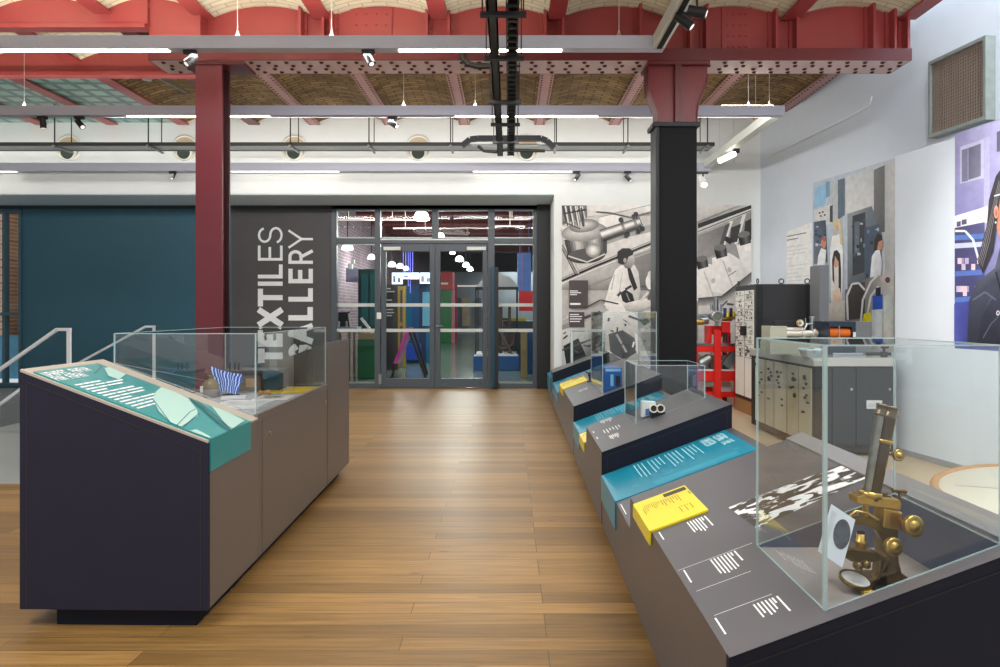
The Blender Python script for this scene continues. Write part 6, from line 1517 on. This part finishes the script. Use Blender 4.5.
# instruments on the console
YI = 6.35
r = thing('amber_box', 'dark blue instrument box with a glowing amber window on the console', 'instrument', (P(851,0,YI).x, YI, KZ))
x0, x1, x2 = P(829,0,YI).x, P(856,0,YI).x, P(873,0,YI).x
zt4 = P(0,321.5,YI).z
mb = MB(); z0w, z1w = P(0,339,YI).z, P(0,327,YI).z; w0, w1 = P(829.5,0,YI).x, P(852,0,YI).x
mb.box(x0,x1,YI,YI+.11,KZ,z0w); mb.box(x0,x1,YI,YI+.11,z1w,zt4); mb.box(w1,x1,YI,YI+.11,z0w,z1w); mb.box(x0,w0+.008,YI,YI+.11,z0w,z1w); mb.box(x0,x1,YI+.11,YI+.4,KZ,zt4); obj('casing', mb, mat('ink_blue_case', (26,42,60), .4), r, bevel=.004)
mb = MB(); mb.box(x1+.001,x2,YI+.03,YI+.4,KZ,zt4); obj('side_casing', mb, mat('mid_grey_case', (116,118,122), .45), r, bevel=.004)
mb = MB(); mb.cyl(((w0+.012),YI+.058,(z0w+z1w)/2),(w1-.004,YI+.058,(z0w+z1w)/2),.05,.042,n=18); obj('amber_tube', mb, M['amber'], r)
mb = MB(); mb.box(P(836.5,0,YI).x,P(837.6,0,YI).x,YI-.045,YI-.035,z0w-.02,z1w+.01); obj('bar', mb, M['steel'], r)
mb = MB(); mb.box(P(853,0,YI).x,P(855.5,0,YI).x,YI-.006,YI-.001,P(0,337,YI).z,P(0,332,YI).z); obj('white_switch', mb, M['white_gloss'], r)
YT = 6.6
r = thing('tube_apparatus', 'silver and brass vacuum tube apparatus lying along the console', 'instrument', (P(795,0,YT).x, YT, KZ))
zc_ = P(0,333.5,YT).z
mb = MB(); mb.box(P(766,0,YT).x,P(783,0,YT).x,YT-.1,YT+.12,zc_-.08,P(0,326,YT).z); mb.box(P(766,0,YT).x,P(821,0,YT).x,YT-.1,YT+.16,KZ,zc_-.08); obj('support_box', mb, mat('putty_box', (176,176,160), .45), r, bevel=.004)
mb = MB(); mb.box(P(776,0,YT).x,P(803,0,YT).x,YT+.04,YT+.16,zc_-.08,P(0,321,YT).z); obj('dark_back', mb, M['black'], r)
mb = MB(); mb.cyl(P(780,333.5,YT),P(826,333.5,YT),.033,n=18); obj('main_tube', mb, mat('pale_satin_metal', (226,218,206), .35, .6), r)
mb = MB(); mb.cyl(P(781,329.3,YT-.01),P(803,329.3,YT-.01),.02,n=14); mb.cyl(P(801,333.5,YT),P(804,333.5,YT),.05,n=18); mb.cyl(P(812,333.5,YT),P(815,333.5,YT),.05,n=18); mb.cyl(P(823,333.5,YT),P(826,333.5,YT),.045,n=18); obj('flange', mb, MATS['pale_satin_metal'], r)
mb = MB(); mb.cyl(P(800,323,YT-.03),P(800,323,YT-.06),.033,n=20); obj('gauge', mb, M['white_gloss'], r)
mb = MB(); mb.cyl(P(800,323,YT-.061),P(800,323,YT-.066),.016,n=12); mb.lathe([(.033,0),(.037,.004),(.037,.02),(.033,.024)], P(800,323,YT-.042), (0,-1,0), 20); obj('gauge_face', mb, M['brass'], r)
mb = MB(); mb.cyl(P(812,331,YT),P(812,318,YT),.022,n=14); mb.cyl(P(812,318,YT),P(812,316,YT),.027,n=14); mb.cyl(P(805.5,331,YT),P(805.5,318,YT),.006,n=8); mb.cyl(P(823.5,331,YT),P(823.5,320.5,YT),.007,n=8); mb.tube([P(804,330,YT-.04),P(807,324,YT-.04),P(812,324,YT-.04)],.012,8); obj('valve', mb, M['steel'], r)
mb = MB(); mb.cyl(P(826,333.5,YT),P(832,333.5,YT-.1),.03,.02,n=14); obj('end_cone', mb, M['steel'], r)
c = P(811,357,6.15); c.z = KZ+.0005
r = thing('plastic_tub', 'pale blue plastic tub with a ring shaped rim on the console', 'tub', tuple(c))
mb = MB(); mb.lathe([(0,0),(.085,0),(.1,.06),(.118,.062),(.118,.08),(.10,.08),(.094,.076),(.085,.02),(0,.018)], c, n=28); obj('body', mb, mat('pale_blue_plastic', (196,216,226), .35), r)
mb = MB(); mb.lathe([(.03,.018),(.03,.08),(.02,.085),(0,.085)], c, n=16); obj('inner_stub', mb, mat('slate_plastic', (84,96,108), .4), r)
c = P(884,352,6.12); c.z = KZ+.0005
r = thing('brass_fitting', 'small dark metal valve fitting at the right end of the console', 'fitting', tuple(c))
mb = MB(); mb.cyl(c,c+Vector((0,0,.05)),.03,n=14); mb.cyl(c+Vector((-.16,0,.03)),c+Vector((.06,0,.03)),.016,n=12); mb.cyl(c+Vector((0,0,.05)),c+Vector((0,0,.13)),.012,n=10); mb.cyl(c+Vector((-.02,0,.1)),c+Vector((.035,0,.1)),.022,n=12); obj('valve', mb, M['dark_metal'], r)
mb = MB(); c2 = P(845,352,6.12); mb.box(c2.x-.14,c2.x+.16,6.06,6.2,KZ+.0005,KZ+.02); mb.cyl((c2.x-.12,6.1,KZ+.03),(c2.x+.15,6.1,KZ+.03),.012,n=10); o = obj('steel_slide', mb, M['steel']); tag(o, 'flat steel slide rail in front of the amber-windowed box', 'instrument')

# red machine
YR = 9.1
r = thing('red_machine', 'bright red framed machine with a round gauge between the column and the rack', 'machine', (2.75, YR, 0))
RP = M['red_paint']
rx = lambda p: P(p,0,YR).x
rz = lambda p: P(0,p,YR).z
mb = MB(); mb.box(rx(713),rx(719),YR-.10,YR-.02,0,rz(330)); obj('front_post', mb, RP, r, bevel=.006)
for a_, b_, y_ in ((694,698,YR),(735,739,YR),(694,698,YR+.5),(735,739,YR+.5)):
    mb = MB(); mb.box(rx(a_),rx(b_),y_,y_+.06,0,rz(346)); obj('leg', mb, RP, r)
for p0, p1, nm in ((346,352,'top_rail'),(371,381,'middle_rail'),(391.5,397,'bottom_rail')):
    for ya_ in (YR-.018, YR+.561):
        mb = MB(); mb.box(rx(694),rx(739),ya_,ya_+.017,rz(p1),rz(p0)); obj(nm, mb, RP, r)
mb = MB(); mb.box(rx(693),rx(740),YR-.02,YR+.58,rz(346),rz(343.5)); obj('bed', mb, M['steel'], r)
mb = MB(); mb.box(rx(709.5),rx(713),YR+.05,YR+.25,rz(343.4),rz(326)); mb.box(rx(713),rx(729),YR+.1,YR+.25,rz(335),rz(326)); mb.box(rx(722),rx(730),YR-.02,YR+.05,rz(333),rz(322)); mb.box(rx(727),rx(731),YR+.0,YR+.2,rz(343.4),rz(333)); obj('head_block', mb, RP, r, bevel=.006)
mb = MB()
for i, p in enumerate((723,725.5,728.5)): mb.box(rx(p),rx(p+1.4),YR-.022,YR+.0,rz(342),rz(333+i))
obj('black_slot', mb, M['black'], r)
mb = MB(); c = P(717.3,316.5,YR-.06); mb.cyl(c, c+Vector((0,.09,0)), .07, n=22); mb.lathe([(.056,0),(.075,0),(.078,.012),(.07,.02),(.056,.016)], c, (0,-1,0), 24); mb.box(rx(716),rx(719),YR,YR+.05,rz(326),rz(318)); obj('gauge_body', mb, M['steel'], r)
mb = MB(); mb.cyl(c+Vector((0,-.004,0)), c+Vector((0,-.001,0)), .056, n=22); obj('gauge_glass', mb, mat('green_grey_dial', (112,124,112), .2), r)
mb = MB(); mb.cyl(P(716,311,YR+.1),P(716,297,YR+.1),.035,n=14); mb.cyl(P(711.5,310,YR+.1),P(711.5,304,YR+.1),.02,n=12); mb.cyl(P(721,312,YR+.1),P(721,304,YR+.1),.016,n=10); mb.box(rx(694),rx(740),YR+.12,YR+.2,rz(319.5),rz(314)); mb.cyl(P(700,320,YR+.1),P(708,320,YR+.1),.06,n=14); obj('steel_fitting', mb, M['steel'], r)
mb = MB(); mb.cyl(P(694,322,YR+.05),P(703,322,YR+.05),.045,n=14); mb.cyl(P(722,319,YR+.02),P(732,319,YR+.02),.03,n=12); obj('brass_fitting', mb, M['brass'], r)
for p, c_ in ((725,(40,60,110)),(731,(34,34,36)),(733.5,(226,190,40)),(727.5,(226,206,60))):
    mb = MB(); mb.cyl(P(p,317,YR+.04),P(p,308 if c_[0] < 100 else 312,YR+.04),.022,n=10); obj('coloured_knob', mb, mat('knob_%d_%d' % (c_[0], c_[2]), c_, .35), r)
mb = MB()
for i in range(5): mb.box(rx(699+i*7),rx(704+i*7),YR+.1,YR+.3,rz(369),rz(356+i%2*4))
mb.bar(P(725,366,YR+.05),P(735,353,YR+.05),.1,.12); mb.cyl(P(700,364,YR+.06),P(710,358,YR+.06),.07,n=14); obj('silver_engine', mb, M['galv'], r)
mb = MB(); mb.box(rx(697),rx(737),YR+.02,YR+.5,rz(371),rz(369.5)); mb.box(rx(700),rx(709),YR+.2,YR+.4,.12,rz(381.5)); mb.box(rx(722),rx(736),YR+.2,YR+.4,.12,rz(381.5)); obj('white_box', mb, M['white_gloss'], r)

# round table
TC, TR, TH = Vector((2.70,2.69,0)), .85, .5
r = thing('round_table', 'low round table with a cracked cream top and wooden rim at the right edge', 'table', tuple(TC))
mb = MB(); mb.lathe([(0,TH-.008),(TR-.035,TH-.008),(TR-.034,TH-.03),(0,TH-.03)], TC, n=72); obj('table_top', mb, M['cream'], r)
mb = MB(); mb.lathe([(TR-.033,TH-.045),(TR-.033,TH),(TR-.004,TH),(TR,TH-.006),(TR,TH-.06),(TR-.03,TH-.065),(TR-.033,TH-.045)], TC, n=72); obj('rim', mb, M['wood_rim'], r)
mb = MB(); mb.lathe([(.5,0),(.5,.02),(.34,.05),(.3,.3),(.42,TH-.031),(.0,TH-.031)], TC, n=40); obj('pedestal', mb, M['wood_rim'], r)
mb = MB(); 
ck = [(-.62,.42),(-.45,.36),(-.3,.37),(-.1,.28),(.1,.31),(.3,.2)]
for (x0_,y0_),(x1_,y1_) in zip(ck[:-1],ck[1:]): mb.bar(TC+Vector((x0_,y0_,TH-.0075)), TC+Vector((x1_,y1_,TH-.0075)), .005, .001)
obj('crack', mb, mat('crack_grey', (150,146,136), .6), r)

# ================================================================== light
def area(name, loc, size, energy, col=(1,1,1), rot=(0,0,0), size_y=None):
    ld = bpy.data.lights.new(name, 'AREA'); ld.energy = energy; ld.color = col; ld.size = size
    if size_y: ld.shape = 'RECTANGLE'; ld.size_y = size_y
    lo = bpy.data.objects.new(name, ld); COL.objects.link(lo); lo.location = loc; lo.rotation_euler = rot
area('added_fill', (-2.2,1.2,3.9), 1.8, 115, (1,.97,.93))  # unseen fill lamps added overhead to brighten the near room
area('added_fill', (1.8,1.2,3.9), 1.8, 120, (1,.97,.93))
area('added_fill', (4.6,5.0,5.8), 1.0, 260, (.93,.97,1), size_y=7)  # unseen fill added above the right wall to brighten it
area('partition_fill', (2.3,3.2,3.9), 1.2, 75, (.96,.98,1), rot=(math.radians(12),math.radians(-58),0), size_y=2.0)  # added from out of view to brighten the white partition
area('bar_lamp', (-1.0,Y1+.05,ZB-.03), 3.6, 50, (1,.98,.95), rot=(math.radians(20),0,0), size_y=.08)
area('bar_lamp', (-.8,Y2+.05,ZB-.03), 7.5, 95, (1,.98,.95), rot=(math.radians(42),0,0), size_y=.08)
area('bar_lamp', (-3.2,Y3-.02,ZB-.07), 11.5, 22, (1,.98,.94), rot=(math.radians(-25),0,0), size_y=.05)
area('bar_uplight', (-3.2,Y1+.05,ZB+.115), 5.8, 85, (1,.97,.9), rot=(math.pi,0,0), size_y=.06)
area('bar_uplight', (-3.1,Y2+.05,ZB+.115), 12, 66, (1,.97,.9), rot=(math.radians(130),0,0), size_y=.06)
area('bar_uplight', (-3.2,Y3-.06,ZB+.1), 12, 16, (1,.98,.92), rot=(math.radians(160),0,0), size_y=.06)
area('gallery_fill', (1,30,3.95), 3, 130, (.95,1,.97)); area('gallery_fill', (1,37,3.95), 3, 130, (.95,1,.97)); area('gallery_fill', (-.5,14.4,3.95), 2.5, 80, (.95,1,.97)); area('gallery_fill', (0,18.8,3.95), 2.5, 60, (.95,1,.97)); area('gallery_fill', (0,23.4,3.95), 2.5, 70, (.95,1,.97))  # added fill brightening the far gallery, apart from its visible fittings
w = bpy.data.worlds.new('World'); scene.world = w; w.use_nodes = True
bg = w.node_tree.nodes['Background']; bg.inputs['Color'].default_value = (.92,.96,1,1); bg.inputs['Strength'].default_value = .6
scene.view_settings.view_transform = 'Standard'
scene.view_settings.look = 'None'
scene.view_settings.exposure = 0.28
scene.cycles.transparent_max_bounces = 40
scene.cycles.max_bounces = 8
scene.cycles.diffuse_bounces = 4
scene.cycles.glossy_bounces = 4
scene.cycles.sample_clamp_indirect = 4
